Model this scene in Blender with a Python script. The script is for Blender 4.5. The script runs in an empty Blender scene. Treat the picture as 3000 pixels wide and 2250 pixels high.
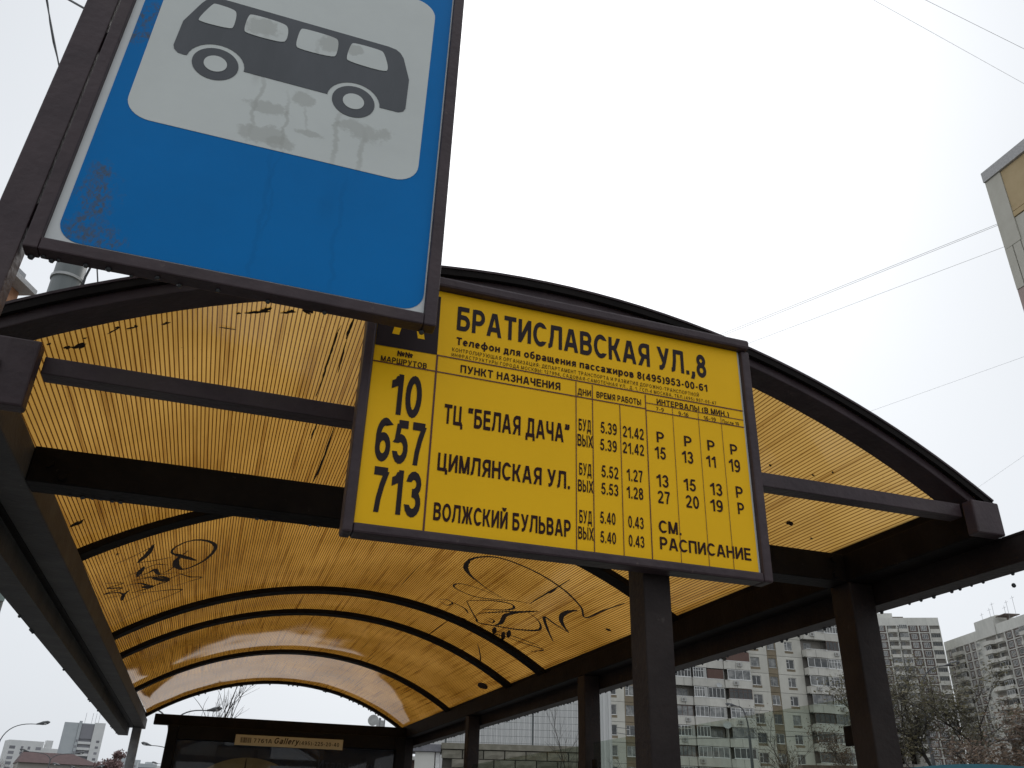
import bpy, bmesh, math, random
import numpy as np
from mathutils import Vector, Matrix
random.seed(7)
C = bpy.context.scene.collection
PI = math.pi
R = math.radians
GZ = -1.7                     # ground level; the photographer's eye is the origin

# ------------------------------------------------------------------ camera
YAW, PITCH, ROLL, FPX = 0.311094556, 0.479355897, 0.0285071514, 2461.655
_f = np.array([math.sin(YAW)*math.cos(PITCH), math.cos(YAW)*math.cos(PITCH), math.sin(PITCH)])
_r0 = np.array([math.cos(YAW), -math.sin(YAW), 0.0]); _u0 = np.cross(_r0, _f)
_rr = math.cos(ROLL)*_r0 + math.sin(ROLL)*_u0
_uu = -math.sin(ROLL)*_r0 + math.cos(ROLL)*_u0
cam = bpy.data.cameras.new('camera'); cam.sensor_width = 36; cam.lens = FPX*36/3000
cam.clip_start = 0.05; cam.clip_end = 4000
camo = bpy.data.objects.new('camera', cam); C.objects.link(camo)
camo.matrix_world = Matrix(((_rr[0], _uu[0], -_f[0], 0), (_rr[1], _uu[1], -_f[1], 0), (_rr[2], _uu[2], -_f[2], 0), (0, 0, 0, 1)))
bpy.context.scene.camera = camo
def ray(px, py):              # direction seen at a photo pixel (3000 x 2250), used to survey real positions
    d = (px-1500)*_rr - (py-1125)*_uu + FPX*_f
    return d/np.linalg.norm(d)
def onp(px, py, ax, v):
    d = ray(px, py); return d*v/d[ax]
def far(px, py, dist):        # point at a horizontal distance
    d = ray(px, py); return d*dist/math.hypot(d[0], d[1])

# ------------------------------------------------------------------ sky, sun, exposure
SUN_AZ, SUN_EL = 24, 48
w = bpy.data.worlds.new('World'); bpy.context.scene.world = w; w.use_nodes = True
nt = w.node_tree; N = nt.nodes; Lk = nt.links
bg = N['Background']; bg.inputs[1].default_value = 0.1
sky = N.new('ShaderNodeTexSky'); sky.sky_type = 'NISHITA'; sky.sun_disc = False
sky.sun_elevation = R(SUN_EL); sky.sun_rotation = R(SUN_AZ); sky.dust_density = 6; sky.air_density = 1.0
hs = N.new('ShaderNodeHueSaturation'); hs.inputs['Saturation'].default_value = 0.15; hs.inputs['Value'].default_value = 1.0
Lk.new(sky.outputs[0], hs.inputs['Color'])
mx = N.new('ShaderNodeMix'); mx.data_type = 'RGBA'; mx.inputs[0].default_value = 0.80
Lk.new(hs.outputs[0], mx.inputs[6]); mx.inputs[7].default_value = (7.5, 7.9, 8.4, 1)
tc = N.new('ShaderNodeTexCoord'); no = N.new('ShaderNodeTexNoise'); no.inputs['Scale'].default_value = 1.3; no.inputs['Detail'].default_value = 3
Lk.new(tc.outputs['Generated'], no.inputs['Vector'])
mr = N.new('ShaderNodeMapRange'); mr.inputs[3].default_value = 0.86; mr.inputs[4].default_value = 1.15
Lk.new(no.outputs[0], mr.inputs[0])
vm = N.new('ShaderNodeVectorMath'); vm.operation = 'SCALE'
Lk.new(mx.outputs[2], vm.inputs[0]); Lk.new(mr.outputs[0], vm.inputs['Scale'])
Lk.new(vm.outputs[0], bg.inputs[0])
sl = bpy.data.lights.new('sun', 'SUN'); sl.energy = 0.6; sl.angle = R(25); sl.color = (1, .97, .93)
so = bpy.data.objects.new('sun', sl); C.objects.link(so)
sd = Vector((math.sin(R(SUN_AZ))*math.cos(R(SUN_EL)), math.cos(R(SUN_AZ))*math.cos(R(SUN_EL)), math.sin(R(SUN_EL))))
so.rotation_euler = sd.to_track_quat('Z', 'Y').to_euler()
vs = bpy.context.scene.view_settings
vs.view_transform = 'Standard'; vs.look = 'None'; vs.exposure = 0.12; vs.gamma = 1; vs.use_curve_mapping = False

# ------------------------------------------------------------------ materials
def mat(name, col, rough=.6, metal=0, var=.15, scale=8, bump=0, bscale=60, spec=.5, rand=0, stretch=(1, 1, 1), col2=None, thr=(.35, .65), chips=None):
    m = bpy.data.materials.new(name); m.use_nodes = True
    n = m.node_tree.nodes; l = m.node_tree.links; b = n['Principled BSDF']
    b.inputs['Roughness'].default_value = rough; b.inputs['Metallic'].default_value = metal
    b.inputs['Specular IOR Level'].default_value = spec
    t = n.new('ShaderNodeTexCoord'); mp = n.new('ShaderNodeMapping'); mp.inputs['Scale'].default_value = stretch
    l.new(t.outputs['Object'], mp.inputs['Vector'])
    vec = mp.outputs[0]
    if rand:
        oi = n.new('ShaderNodeObjectInfo'); ad = n.new('ShaderNodeVectorMath'); ad.operation = 'ADD'
        sc = n.new('ShaderNodeMath'); sc.operation = 'MULTIPLY'; sc.inputs[1].default_value = 50
        l.new(oi.outputs['Random'], sc.inputs[0]); l.new(vec, ad.inputs[0]); l.new(sc.outputs[0], ad.inputs[1]); vec = ad.outputs[0]
    nz = n.new('ShaderNodeTexNoise'); nz.inputs['Scale'].default_value = scale; nz.inputs['Detail'].default_value = 6
    nz.inputs['Roughness'].default_value = .65
    l.new(vec, nz.inputs['Vector'])
    cr = n.new('ShaderNodeMapRange'); cr.inputs[1].default_value = thr[0]; cr.inputs[2].default_value = thr[1]
    l.new(nz.outputs[0], cr.inputs[0])
    mi = n.new('ShaderNodeMix'); mi.data_type = 'RGBA'
    c2 = col2 if col2 else tuple(c*(1+var) for c in col)
    c1 = col if col2 else tuple(c*(1-var) for c in col)
    mi.inputs[6].default_value = (*c1, 1); mi.inputs[7].default_value = (*c2, 1)
    l.new(cr.outputs[0], mi.inputs[0]); out = mi.outputs[2]
    if chips:
        c3 = n.new('ShaderNodeTexNoise'); c3.inputs['Scale'].default_value = 42; c3.inputs['Detail'].default_value = 9; c3.inputs['Roughness'].default_value = .7; l.new(vec, c3.inputs['Vector'])
        c4 = n.new('ShaderNodeMapRange'); c4.inputs[1].default_value = .66; c4.inputs[2].default_value = .70; l.new(c3.outputs[0], c4.inputs[0])
        m3 = n.new('ShaderNodeMix'); m3.data_type = 'RGBA'; l.new(c4.outputs[0], m3.inputs[0]); l.new(out, m3.inputs[6]); m3.inputs[7].default_value = (*chips, 1); out = m3.outputs[2]
        c5 = n.new('ShaderNodeTexNoise'); c5.inputs['Scale'].default_value = 9; c5.inputs['Detail'].default_value = 8; l.new(vec, c5.inputs['Vector'])
        c6 = n.new('ShaderNodeMapRange'); c6.inputs[1].default_value = .56; c6.inputs[2].default_value = .72; c6.inputs[4].default_value = .6; l.new(c5.outputs[0], c6.inputs[0])
        m4 = n.new('ShaderNodeMix'); m4.data_type = 'RGBA'; l.new(c6.outputs[0], m4.inputs[0]); l.new(out, m4.inputs[6]); m4.inputs[7].default_value = (*(v*.6 for v in chips), 1); out = m4.outputs[2]
    if rand:
        rm = n.new('ShaderNodeMapRange'); rm.inputs[3].default_value = 1-rand; rm.inputs[4].default_value = 1+rand
        l.new(oi.outputs['Random'], rm.inputs[0])
        sv = n.new('ShaderNodeVectorMath'); sv.operation = 'SCALE'; l.new(out, sv.inputs[0]); l.new(rm.outputs[0], sv.inputs['Scale']); out = sv.outputs[0]
    l.new(out, b.inputs['Base Color'])
    if bump:
        bn = n.new('ShaderNodeTexNoise'); bn.inputs['Scale'].default_value = bscale; bn.inputs['Detail'].default_value = 5
        l.new(vec, bn.inputs['Vector'])
        bu = n.new('ShaderNodeBump'); bu.inputs['Strength'].default_value = bump; bu.inputs['Distance'].default_value = .004
        l.new(bn.outputs[0], bu.inputs['Height']); l.new(bu.outputs[0], b.inputs['Normal'])
    return m
M = {}
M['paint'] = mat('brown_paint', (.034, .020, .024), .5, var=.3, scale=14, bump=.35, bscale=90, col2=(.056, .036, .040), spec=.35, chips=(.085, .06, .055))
M['paint_shaded'] = mat('shaded_brown_paint', (.007, .0055, .005), .6, var=.3, scale=12, bump=.3, bscale=90, col2=(.014, .011, .010), spec=.08, chips=(.035, .03, .028))  # same brown paint with the shade put into its colour
M['post'] = mat('shaded_post_paint', (.015, .0095, .0088), .6, scale=12, bump=.35, bscale=90, col2=(.027, .019, .017), spec=.25, chips=(.05, .04, .036))  # brown paint darkened for the weak light reaching posts and right gutter
M['grey_steel'] = mat('grey_steel_paint', (.05, .048, .048), .65, spec=.3, chips=(.16, .155, .15), scale=9, bump=.4, bscale=70, col2=(.095, .092, .092), thr=(.3, .75))  # greyer and lighter than the other steel paints
M['galv'] = mat('galvanised_steel', (.22, .23, .24), .5, .3, scale=20, bump=.2, col2=(.33, .34, .35))
M['mast'] = mat('grey_mast_paint', (.10, .115, .115), .5, scale=5, stretch=(1, 1, .12), bump=.1, col2=(.16, .175, .17))
M['mastdark'] = mat('cable_sheath', (.03, .032, .035), .6)
M['yellow'] = mat('yellow_film', (.98, .55, .010), .4, var=.03, scale=5, spec=.12)
M['white'] = mat('white_film', (.62, .64, .63), .4, var=.05)
M['ink'] = mat('dark_ink', (.030, .021, .023), .5, var=.1, spec=.12)
M['ink_brown'] = mat('brown_ink', (.032, .011, .010), .5, var=.1, spec=.12)
M['inkline'] = mat('red_line_ink', (.085, .008, .004), .45, var=.1)
M['bus'] = mat('bus_black_film', (.042, .048, .055), .35, var=.25, scale=7, stretch=(2, 2, .5), col2=(.062, .068, .078))
M['drop'] = mat('water', (.05, .055, .06), .15, var=.02, spec=.4)
M['marker'] = mat('marker_ink', (.035, .013, .006), .5, var=.3)
M['debris_shade'] = mat('grime', (.02, .008, .004), .8)  # leaf debris on the roof, and the painted shade inside vent openings

def sign_material(name, base, blue, stains, runs, peels):
    """printed film with faded streaks, dried grime blotches and patches of peeled film, each with its own fixed shape"""
    m = mat(name, base, .3, var=.05, scale=4)
    n = m.node_tree.nodes; l = m.node_tree.links; b = n['Principled BSDF']
    src = b.inputs['Base Color'].links[0].from_socket
    t = n.new('ShaderNodeTexCoord'); sx = n.new('ShaderNodeSeparateXYZ'); l.new(t.outputs['Object'], sx.inputs[0])
    def nz(scale, st, detail=6, off=0):
        mp = n.new('ShaderNodeMapping'); mp.inputs['Scale'].default_value = st; mp.inputs['Location'].default_value = (off, off, off)
        l.new(t.outputs['Object'], mp.inputs[0]); q = n.new('ShaderNodeTexNoise'); q.inputs['Scale'].default_value = scale
        q.inputs['Detail'].default_value = detail; q.inputs['Roughness'].default_value = .7; l.new(mp.outputs[0], q.inputs[0]); return q.outputs[0]
    def ma(op, a, c, d=None):
        q = n.new('ShaderNodeMath'); q.operation = op
        for i, v in enumerate((a, c, d)):
            if v is None: continue
            if isinstance(v, (int, float)): q.inputs[i].default_value = v
            else: l.new(v, q.inputs[i])
        return q.outputs[0]
    def band(v, lo, hi):
        q = n.new('ShaderNodeMapRange'); q.inputs[1].default_value = lo; q.inputs[2].default_value = hi; l.new(v, q.inputs[0]); return q.outputs[0]
    def near(x, z, rx, rz, wob=.35, seed=0):
        dx = ma('DIVIDE', ma('SUBTRACT', sx.outputs[0], x), rx); dz = ma('DIVIDE', ma('SUBTRACT', sx.outputs[2], z), rz)
        d = ma('SQRT', ma('ADD', ma('MULTIPLY', dx, dx), ma('MULTIPLY', dz, dz)), 0)
        return ma('ADD', d, ma('MULTIPLY', ma('SUBTRACT', nz(34, (1, 1, 1), 10, seed), .5), 4.6*wob))
    def over(src, mask, col, f):
        q = n.new('ShaderNodeMix'); q.data_type = 'RGBA'; l.new(ma('MULTIPLY', mask, f), q.inputs[0]); l.new(src, q.inputs[6]); q.inputs[7].default_value = (*col, 1); return q.outputs[2]
    grime = tuple(c*.66+.004 for c in base) if not blue else tuple(c*.72 for c in base)
    if not blue: grime = (.38, .39, .355)
    for i, (x, z, rx, rz) in enumerate(stains):
        src = over(src, band(near(x, z, rx, rz, .6, i*3.1), 1.1, .8), grime, .6 if not blue else .35)
    for i, (x, z0, z1, wd) in enumerate(runs):
        dx = ma('ABSOLUTE', ma('ADD', ma('SUBTRACT', sx.outputs[0], x), ma('MULTIPLY', ma('SUBTRACT', nz(14, (.3, 1, 1), 5, i*2.3), .5), .04)), 0)
        mz = ma('MULTIPLY', band(sx.outputs[2], z0-.02, z0+.02), band(sx.outputs[2], z1+.03, z1-.02))
        src = over(src, ma('MULTIPLY', band(dx, wd*1.3, wd*.5), mz), grime, .55 if not blue else .28)
    if blue:  # film peeled off down the pole side
        for i, (x, z, rx, rz) in enumerate(peels):
            src = over(src, ma('MULTIPLY', band(near(x, z, rx, rz, .9, 9+i*1.7), 1.25, .3), band(nz(150, (1.4, 1, .8), 6, i*2.2), .47, .56)), (.095, .097, .09), .75)
    l.new(src, b.inputs['Base Color'])
    return m

def amber_material():
    m = bpy.data.materials.new('amber_polycarbonate'); m.use_nodes = True
    n = m.node_tree.nodes; l = m.node_tree.links
    for x in list(n): n.remove(x)
    out = n.new('ShaderNodeOutputMaterial')
    uv = n.new('ShaderNodeUVMap'); sx = n.new('ShaderNodeSeparateXYZ'); l.new(uv.outputs[0], sx.inputs[0])
    def ma(op, a, c=None):
        q = n.new('ShaderNodeMath'); q.operation = op
        for i, v in enumerate((a, c)):
            if v is None: continue
            if isinstance(v, (int, float)): q.inputs[i].default_value = v
            else: l.new(v, q.inputs[i])
        return q.outputs[0]
    def rng(v, a, b_, c=0, d=1):
        q = n.new('ShaderNodeMapRange'); q.inputs[1].default_value = a; q.inputs[2].default_value = b_; q.inputs[3].default_value = c; q.inputs[4].default_value = d; l.new(v, q.inputs[0]); return q.outputs[0]
    def nz(st, detail=5):
        mp = n.new('ShaderNodeMapping'); mp.inputs['Scale'].default_value = st; l.new(uv.outputs[0], mp.inputs[0])
        q = n.new('ShaderNodeTexNoise'); q.inputs['Scale'].default_value = 1; q.inputs['Detail'].default_value = detail; l.new(mp.outputs[0], q.inputs[0]); return q.outputs[0]
    PITCHW = .0078
    fr = ma('FRACT', ma('DIVIDE', sx.outputs[0], PITCHW))
    tri = ma('ABSOLUTE', ma('SUBTRACT', fr, .5))          # 0.5 at a web, 0 between webs
    web = rng(tri, .31, .45)                              # dark web line
    grime = rng(nz((75, 1.6, 1)), .52, .72)
    streak = rng(nz((130, .7, 1), 2), .70, .74)
    broad = rng(nz((3, 2.2, 1), 6), .3, .75)
    def mixc(f, a, b_):
        q = n.new('ShaderNodeMix'); q.data_type = 'RGBA'; l.new(f, q.inputs[0])
        for i, v in ((6, a), (7, b_)):
            if isinstance(v, tuple): q.inputs[i].default_value = (*v, 1)
            else: l.new(v, q.inputs[i])
        return q.outputs[2]
    c = mixc(broad, (.90, .73, .44), (.73, .57, .30))
    speck = rng(nz((150, 150, 1), 2), .70, .76)
    c = mixc(ma('MULTIPLY', speck, .35), c, (.20, .10, .03))
    c = mixc(ma('MULTIPLY', grime, .42), c, (.40, .24, .08))
    c = mixc(ma('MULTIPLY', streak, .8), c, (.14, .04, .005))
    c = mixc(ma('MULTIPLY', web, .85), c, (.32, .19, .07))
    # tinted walls absorb more along the longer refracted path of a grazing ray
    ge = n.new('ShaderNodeNewGeometry'); dt = n.new('ShaderNodeVectorMath'); dt.operation = 'DOT_PRODUCT'; l.new(ge.outputs['Incoming'], dt.inputs[0]); l.new(ge.outputs['Normal'], dt.inputs[1])
    c2_ = ma('MULTIPLY', dt.outputs['Value'], dt.outputs['Value']); ct2 = ma('SUBTRACT', 1.0, ma('DIVIDE', ma('SUBTRACT', 1.0, c2_), 2.25)); ex = ma('DIVIDE', 1.0, ma('MULTIPLY', ct2, ct2))
    sc_ = n.new('ShaderNodeSeparateColor'); l.new(c, sc_.inputs[0]); cc_ = n.new('ShaderNodeCombineColor')
    for i in range(3): l.new(ma('POWER', sc_.outputs[i], ex), cc_.inputs[i])
    c = cc_.outputs[0]
    tr = n.new('ShaderNodeBsdfTranslucent'); l.new(c, tr.inputs[0])
    df = n.new('ShaderNodeBsdfDiffuse'); l.new(c, df.inputs[0])
    bn = n.new('ShaderNodeBump'); bn.inputs['Strength'].default_value = .5; bn.inputs['Distance'].default_value = .02
    l.new(ma('ADD', ma('MULTIPLY', tri, .006), nz((4, 1.6, 1), 1)), bn.inputs['Height'])
    m1 = n.new('ShaderNodeMixShader'); m1.inputs[0].default_value = .12; l.new(tr.outputs[0], m1.inputs[1]); l.new(df.outputs[0], m1.inputs[2])
    gl = n.new('ShaderNodeBsdfGlossy'); gl.inputs['Roughness'].default_value = .06; gl.inputs[0].default_value = (.9, .85, .8, 1)
    l.new(bn.outputs[0], gl.inputs['Normal'])
    fr2 = n.new('ShaderNodeFresnel'); fr2.inputs[0].default_value = 2.1
    m2 = n.new('ShaderNodeMixShader'); l.new(fr2.outputs[0], m2.inputs[0]); l.new(m1.outputs[0], m2.inputs[1]); l.new(gl.outputs[0], m2.inputs[2])
    l.new(m2.outputs[0], out.inputs[0])
    return m
M['amber'] = amber_material()
def clear(name, tint, rough=.03, ior=1.45, dirt=0):
    m = bpy.data.materials.new(name); m.use_nodes = True; n = m.node_tree.nodes; l = m.node_tree.links
    for x in list(n): n.remove(x)
    out = n.new('ShaderNodeOutputMaterial'); t = n.new('ShaderNodeBsdfTransparent'); t.inputs[0].default_value = (*tint, 1)
    g = n.new('ShaderNodeBsdfGlossy'); g.inputs['Roughness'].default_value = rough
    f = n.new('ShaderNodeFresnel'); f.inputs[0].default_value = ior
    a = t.outputs[0]
    if dirt:
        tc_ = n.new('ShaderNodeTexCoord'); z = n.new('ShaderNodeTexNoise'); z.inputs['Scale'].default_value = 5; z.inputs['Detail'].default_value = 7; l.new(tc_.outputs['Object'], z.inputs[0])
        r = n.new('ShaderNodeMapRange'); r.inputs[1].default_value = .4; r.inputs[2].default_value = .75; r.inputs[3].default_value = dirt*.3; r.inputs[4].default_value = dirt; l.new(z.outputs[0], r.inputs[0])
        d = n.new('ShaderNodeBsdfDiffuse'); d.inputs[0].default_value = (.10, .12, .10, 1); mm = n.new('ShaderNodeMixShader')
        l.new(r.outputs[0], mm.inputs[0]); l.new(a, mm.inputs[1]); l.new(d.outputs[0], mm.inputs[2]); a = mm.outputs[0]
    ge = n.new('ShaderNodeNewGeometry'); iv = n.new('ShaderNodeMath'); iv.operation = 'SUBTRACT'; iv.inputs[0].default_value = 1; l.new(ge.outputs['Backfacing'], iv.inputs[1])
    fm_ = n.new('ShaderNodeMath'); fm_.operation = 'MULTIPLY'; l.new(f.outputs[0], fm_.inputs[0]); l.new(iv.outputs[0], fm_.inputs[1])
    ms = n.new('ShaderNodeMixShader'); l.new(fm_.outputs[0], ms.inputs[0]); l.new(a, ms.inputs[1]); l.new(g.outputs[0], ms.inputs[2]); l.new(ms.outputs[0], out.inputs[0])
    return m
M['amber_skin'] = clear('amber_top_skin', (.93, .88, .75), .2)
M['glass'] = clear('tinted_glass', (.86, .90, .86), .02, 1.35, .10)
M['casegl'] = clear('case_glass', (.9, .9, .9), .02, 1.45)

# ------------------------------------------------------------------ mesh helpers
class MB:
    def __init__(s): s.v = []; s.f = []; s.uv = None
    def add(s, vs, fs):
        k = len(s.v); s.v += [tuple(float(c) for c in p) for p in vs]; s.f += [tuple(i+k for i in f) for f in fs]; return s
    def box(s, a, b):
        x0, x1 = sorted((a[0], b[0])); y0, y1 = sorted((a[1], b[1])); z0, z1 = sorted((a[2], b[2]))
        return s.add([(x0, y0, z0), (x1, y0, z0), (x1, y1, z0), (x0, y1, z0), (x0, y0, z1), (x1, y0, z1), (x1, y1, z1), (x0, y1, z1)],
                     [(0, 3, 2, 1), (4, 5, 6, 7), (0, 1, 5, 4), (1, 2, 6, 5), (2, 3, 7, 6), (3, 0, 4, 7)])
    def prism(s, a8):  # 8 corners, same order as box
        return s.add(a8, [(0, 3, 2, 1), (4, 5, 6, 7), (0, 1, 5, 4), (1, 2, 6, 5), (2, 3, 7, 6), (3, 0, 4, 7)])
    def tube(s, pts, rad, n=6, cap=True):
        pts = [Vector([float(c) for c in p]) for p in pts]
        rad = rad if isinstance(rad, (list, tuple)) else [rad]*len(pts)
        k = len(s.v); ref = None
        for i, p in enumerate(pts):
            t = (pts[min(i+1, len(pts)-1)]-pts[max(i-1, 0)]).normalized()
            if ref is None:
                ref = t.orthogonal().normalized()
            else:
                ref = (ref-t*ref.dot(t)).normalized()
            b = t.cross(ref)
            for j in range(n):
                a = 2*PI*j/n; q = p+(ref*math.cos(a)+b*math.sin(a))*rad[i]; s.v.append(tuple(q))
        for i in range(len(pts)-1):
            for j in range(n):
                s.f.append((k+i*n+j, k+i*n+(j+1) % n, k+(i+1)*n+(j+1) % n, k+(i+1)*n+j))
        if cap:
            s.f.append(tuple(k+j for j in reversed(range(n)))); s.f.append(tuple(k+(len(pts)-1)*n+j for j in range(n)))
        return s
    def ball(s, c, r, sz=1, n=6):
        k = len(s.v); c = [float(x) for x in c]
        s.v.append((c[0], c[1], c[2]+r*sz))
        rows = 3
        for i in range(1, rows+1):
            a = PI*i/(rows+1)
            for j in range(n):
                b = 2*PI*j/n; s.v.append((c[0]+r*math.sin(a)*math.cos(b), c[1]+r*math.sin(a)*math.sin(b), c[2]+r*sz*math.cos(a)))
        s.v.append((c[0], c[1], c[2]-r*sz)); e = len(s.v)-1
        for j in range(n):
            s.f.append((k, k+1+j, k+1+(j+1) % n)); s.f.append((e, k+1+(rows-1)*n+(j+1) % n, k+1+(rows-1)*n+j))
            for i in range(rows-1):
                s.f.append((k+1+i*n+j, k+1+(i+1)*n+j, k+1+(i+1)*n+(j+1) % n, k+1+i*n+(j+1) % n))
        return s
    def mesh(s, name, m, smooth=False):
        me = bpy.data.meshes.new(name); me.from_pydata(s.v, [], s.f)
        for mm in (m if isinstance(m, (list, tuple)) else [m]): me.materials.append(mm)
        if smooth: me.polygons.foreach_set('use_smooth', [True]*len(me.polygons))
        me.update(); return me
    def build(s, name, m, parent=None, loc=None, bevel=0, smooth=False, **props):
        me = s.mesh(name, m, smooth); return link(name, me, parent, loc, bevel, **props)
def link(name, me, parent=None, loc=None, bevel=0, rot=None, **props):
    o = bpy.data.objects.new(name, me); C.objects.link(o)
    if parent: o.parent = parent
    if loc is not None: o.location = [float(c) for c in loc]
    if rot is not None: o.rotation_euler = rot
    if bevel:
        bv = o.modifiers.new('bevel', 'BEVEL'); bv.width = bevel; bv.segments = 2; bv.limit_method = 'ANGLE'; bv.angle_limit = R(40)
    for k, v in props.items(): o[k] = v
    return o
def thing(name, loc, label, cat, rz=0, group=None):
    o = bpy.data.objects.new(name, None); C.objects.link(o); o.location = [float(c) for c in loc]; o.rotation_euler = (0, 0, rz)
    o['label'] = label; o['category'] = cat
    if group: o['group'] = group
    return o
def copy_tree(o, parent=None):
    c = o.copy(); C.objects.link(c); c.parent = parent
    for ch in [x for x in bpy.data.objects if x.parent == o]: copy_tree(ch, c)
    return c

# ------------------------------------------------------------------ lettering (stroke letters after a grotesque bold)
def arc(cx, cy, rx, ry, a0, a1, n=9):
    return [(cx+rx*math.cos(R(a0+(a1-a0)*i/n)), cy+ry*math.sin(R(a0+(a1-a0)*i/n))) for i in range(n+1)]
T = .165; H = T/2
def bowl(x0, x1, y0, y1):
    r = (y1-y0)/2; rx = min(r, (x1-x0)*.7)
    return [(x0, y0)]+arc(x1-rx, (y0+y1)/2, rx, r, -90, 90, 10)+[(x0, y1)]
def oval(cx, cy, rx, ry): return arc(cx, cy, rx, ry, 90, 450, 22)
def glyphs():
    t, b = 1-H, H
    G = {}
    G['А'] = (.80, [[(.085, 0), (.36, 1)], [(.44, 1), (.715, 0)], [(.20, .30), (.60, .30)]])
    G['Б'] = (.68, [[(H, 0), (H, 1)], [(H, t), (.62, t)], bowl(H, .68-H, b, .565)])
    G['В'] = (.68, [[(H, 0), (H, 1)], bowl(H, .65-H, .52, t), bowl(H, .68-H, b, .52)])
    G['Г'] = (.56, [[(H, 0), (H, 1)], [(H, t), (.56, t)]])
    G['Д'] = (.80, [[(0, b+.02), (.80, b+.02)], [(.07, -.18), (.07, b)], [(.73, -.18), (.73, b)], [(.20, b), (.27, .45), (.29, t), (.64-H+.04, t)], [(.66, 0), (.66, 1)]])
    G['Е'] = (.62, [[(H, 0), (H, 1)], [(H, t), (.60, t)], [(H, .52), (.57, .52)], [(H, b), (.62, b)]])
    G['Ж'] = (1.0, [[(.5, 0), (.5, 1)], [(.10, 1), (.20, .8), (.30, .56), (.46, .52)], [(.90, 1), (.80, .8), (.70, .56), (.54, .52)], [(.09, 0), (.33, .52)], [(.91, 0), (.67, .52)]])
    G['З'] = (.62, [arc(.30, .72, .22, .195, 170, -60, 8)+[(.33, .52), (.24, .52)], [(.24, .52), (.34, .52)]+arc(.30, .30, .235, .215, 70, -172, 10)])
    G['И'] = (.70, [[(H, 0), (H, 1)], [(.70-H, 0), (.70-H, 1)], [(H+.02, .06), (.68-H, .94)]])
    G['Й'] = (.70, G['И'][1]+[[(.22, 1.22), (.27, 1.12), (.35, 1.09), (.43, 1.12), (.48, 1.22)]])
    G['К'] = (.70, [[(H, 0), (H, 1)], [(.60, 1), (.50, .8), (.38, .56), (.14, .52)], [(.60, 0), (.34, .52)]])
    G['Л'] = (.76, [[(-.02, b), (.05, b+.01), (.12, .13), (.19, .5), (.215, t), (.70, t)], [(.76-H, 0), (.76-H, 1)]])
    G['М'] = (.84, [[(H, 0), (H, 1)], [(.84-H, 0), (.84-H, 1)], [(.11, 1), (.40, .03)], [(.73, 1), (.44, .03)]])
    G['Н'] = (.70, [[(H, 0), (H, 1)], [(.70-H, 0), (.70-H, 1)], [(H, .52), (.62, .52)]])
    G['О'] = (.80, [oval(.40, .5, .40-H, .5-H+.01)])
    G['П'] = (.70, [[(H, 0), (H, 1)], [(.70-H, 0), (.70-H, 1)], [(H, t), (.62, t)]])
    G['Р'] = (.66, [[(H, 0), (H, 1)], bowl(H, .66-H, .43, t)])
    G['С'] = (.74, [arc(.40, .5, .40-H, .5-H+.01, 42, 318, 20)])
    G['Т'] = (.68, [[(.34, 0), (.34, 1)], [(0, t), (.68, t)]])
    G['У'] = (.74, [[(.09, 1), (.40, .34)], [(.65, 1), (.44, .38), (.34, .16), (.24, b), (.10, b)]])
    G['Ф'] = (.90, [[(.45, 0), (.45, 1)], oval(.45, .52, .45-H, .32)])
    G['Х'] = (.76, [[(.09, 1), (.67, 0)], [(.67, 1), (.09, 0)]])
    G['Ц'] = (.76, [[(H, 0), (H, 1)], [(.66-H, 0), (.66-H, 1)], [(H, b), (.76, b)], [(.72, -.18), (.72, b)]])
    G['Ч'] = (.66, [[(.66-H, 0), (.66-H, 1)], [(H, 1), (H, .62), (.13, .48), (.26, .43), (.60, .45)]])
    G['Ш'] = (.96, [[(H, 0), (H, 1)], [(.48, 0), (.48, 1)], [(.96-H, 0), (.96-H, 1)], [(H, b), (.9, b)]])
    G['Щ'] = (1.04, [[(H, 0), (H, 1)], [(.48, 0), (.48, 1)], [(.96-H, 0), (.96-H, 1)], [(H, b), (1.04, b)], [(1.0, -.18), (1.0, b)]])
    G['Ь'] = (.66, [[(H, 0), (H, 1)], bowl(H, .66-H, b, .575)])
    G['Ы'] = (.90, [[(H, 0), (H, 1)], bowl(H, .60-H, b, .575), [(.90-H, 0), (.90-H, 1)]])
    G['Ю'] = (1.02, [[(H, 0), (H, 1)], [(H, .52), (.4, .52)], oval(.68, .5, .34-H, .5-H+.01)])
    G['Я'] = (.70, [[(.70-H, 0), (.70-H, 1)], [(.70-x, y) for x, y in bowl(H, .66-H, .43, t)], [(.10, 0), (.34, .43)]])
    # lower case, x-height .73
    xh = .73; m = xh-H
    G['а'] = (.56, [[(.56-H, 0), (.56-H, .5)], arc(.28, .50, .28-H, .23-H+.0, 0, 160, 8), oval(.26, .22, .18, .14)])
    G['б'] = (.60, [oval(.30, .32, .30-H, .32-H), [(H, .35), (.10, .7), (.22, .87), (.50, .93)]])
    G['в'] = (.56, [[(H, 0), (H, xh)], bowl(H, .52-H, .38, m), bowl(H, .56-H, b, .38)])
    G['д'] = (.62, [[(0, b), (.62, b)], [(.06, -.16), (.06, b)], [(.56, -.16), (.56, b)], [(.17, b), (.2, m), (.45, m)], [(.48, 0), (.48, xh)]])
    G['е'] = (.58, [[(.08, .37), (.5, .37)], arc(.29, .365, .29-H, .365-H, 0, 310, 16)])
    G['ж'] = (.78, [[(.39, 0), (.39, xh)], [(.08, xh), (.30, .37)], [(.70, xh), (.48, .37)], [(.08, 0), (.30, .37)], [(.70, 0), (.48, .37)]])
    G['и'] = (.58, [[(H, 0), (H, xh)], [(.58-H, 0), (.58-H, xh)], [(H, .1), (.58-H, .63)]])
    G['й'] = (.58, G['и'][1]+[[(.18, .95), (.29, .86), (.40, .95)]])
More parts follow.
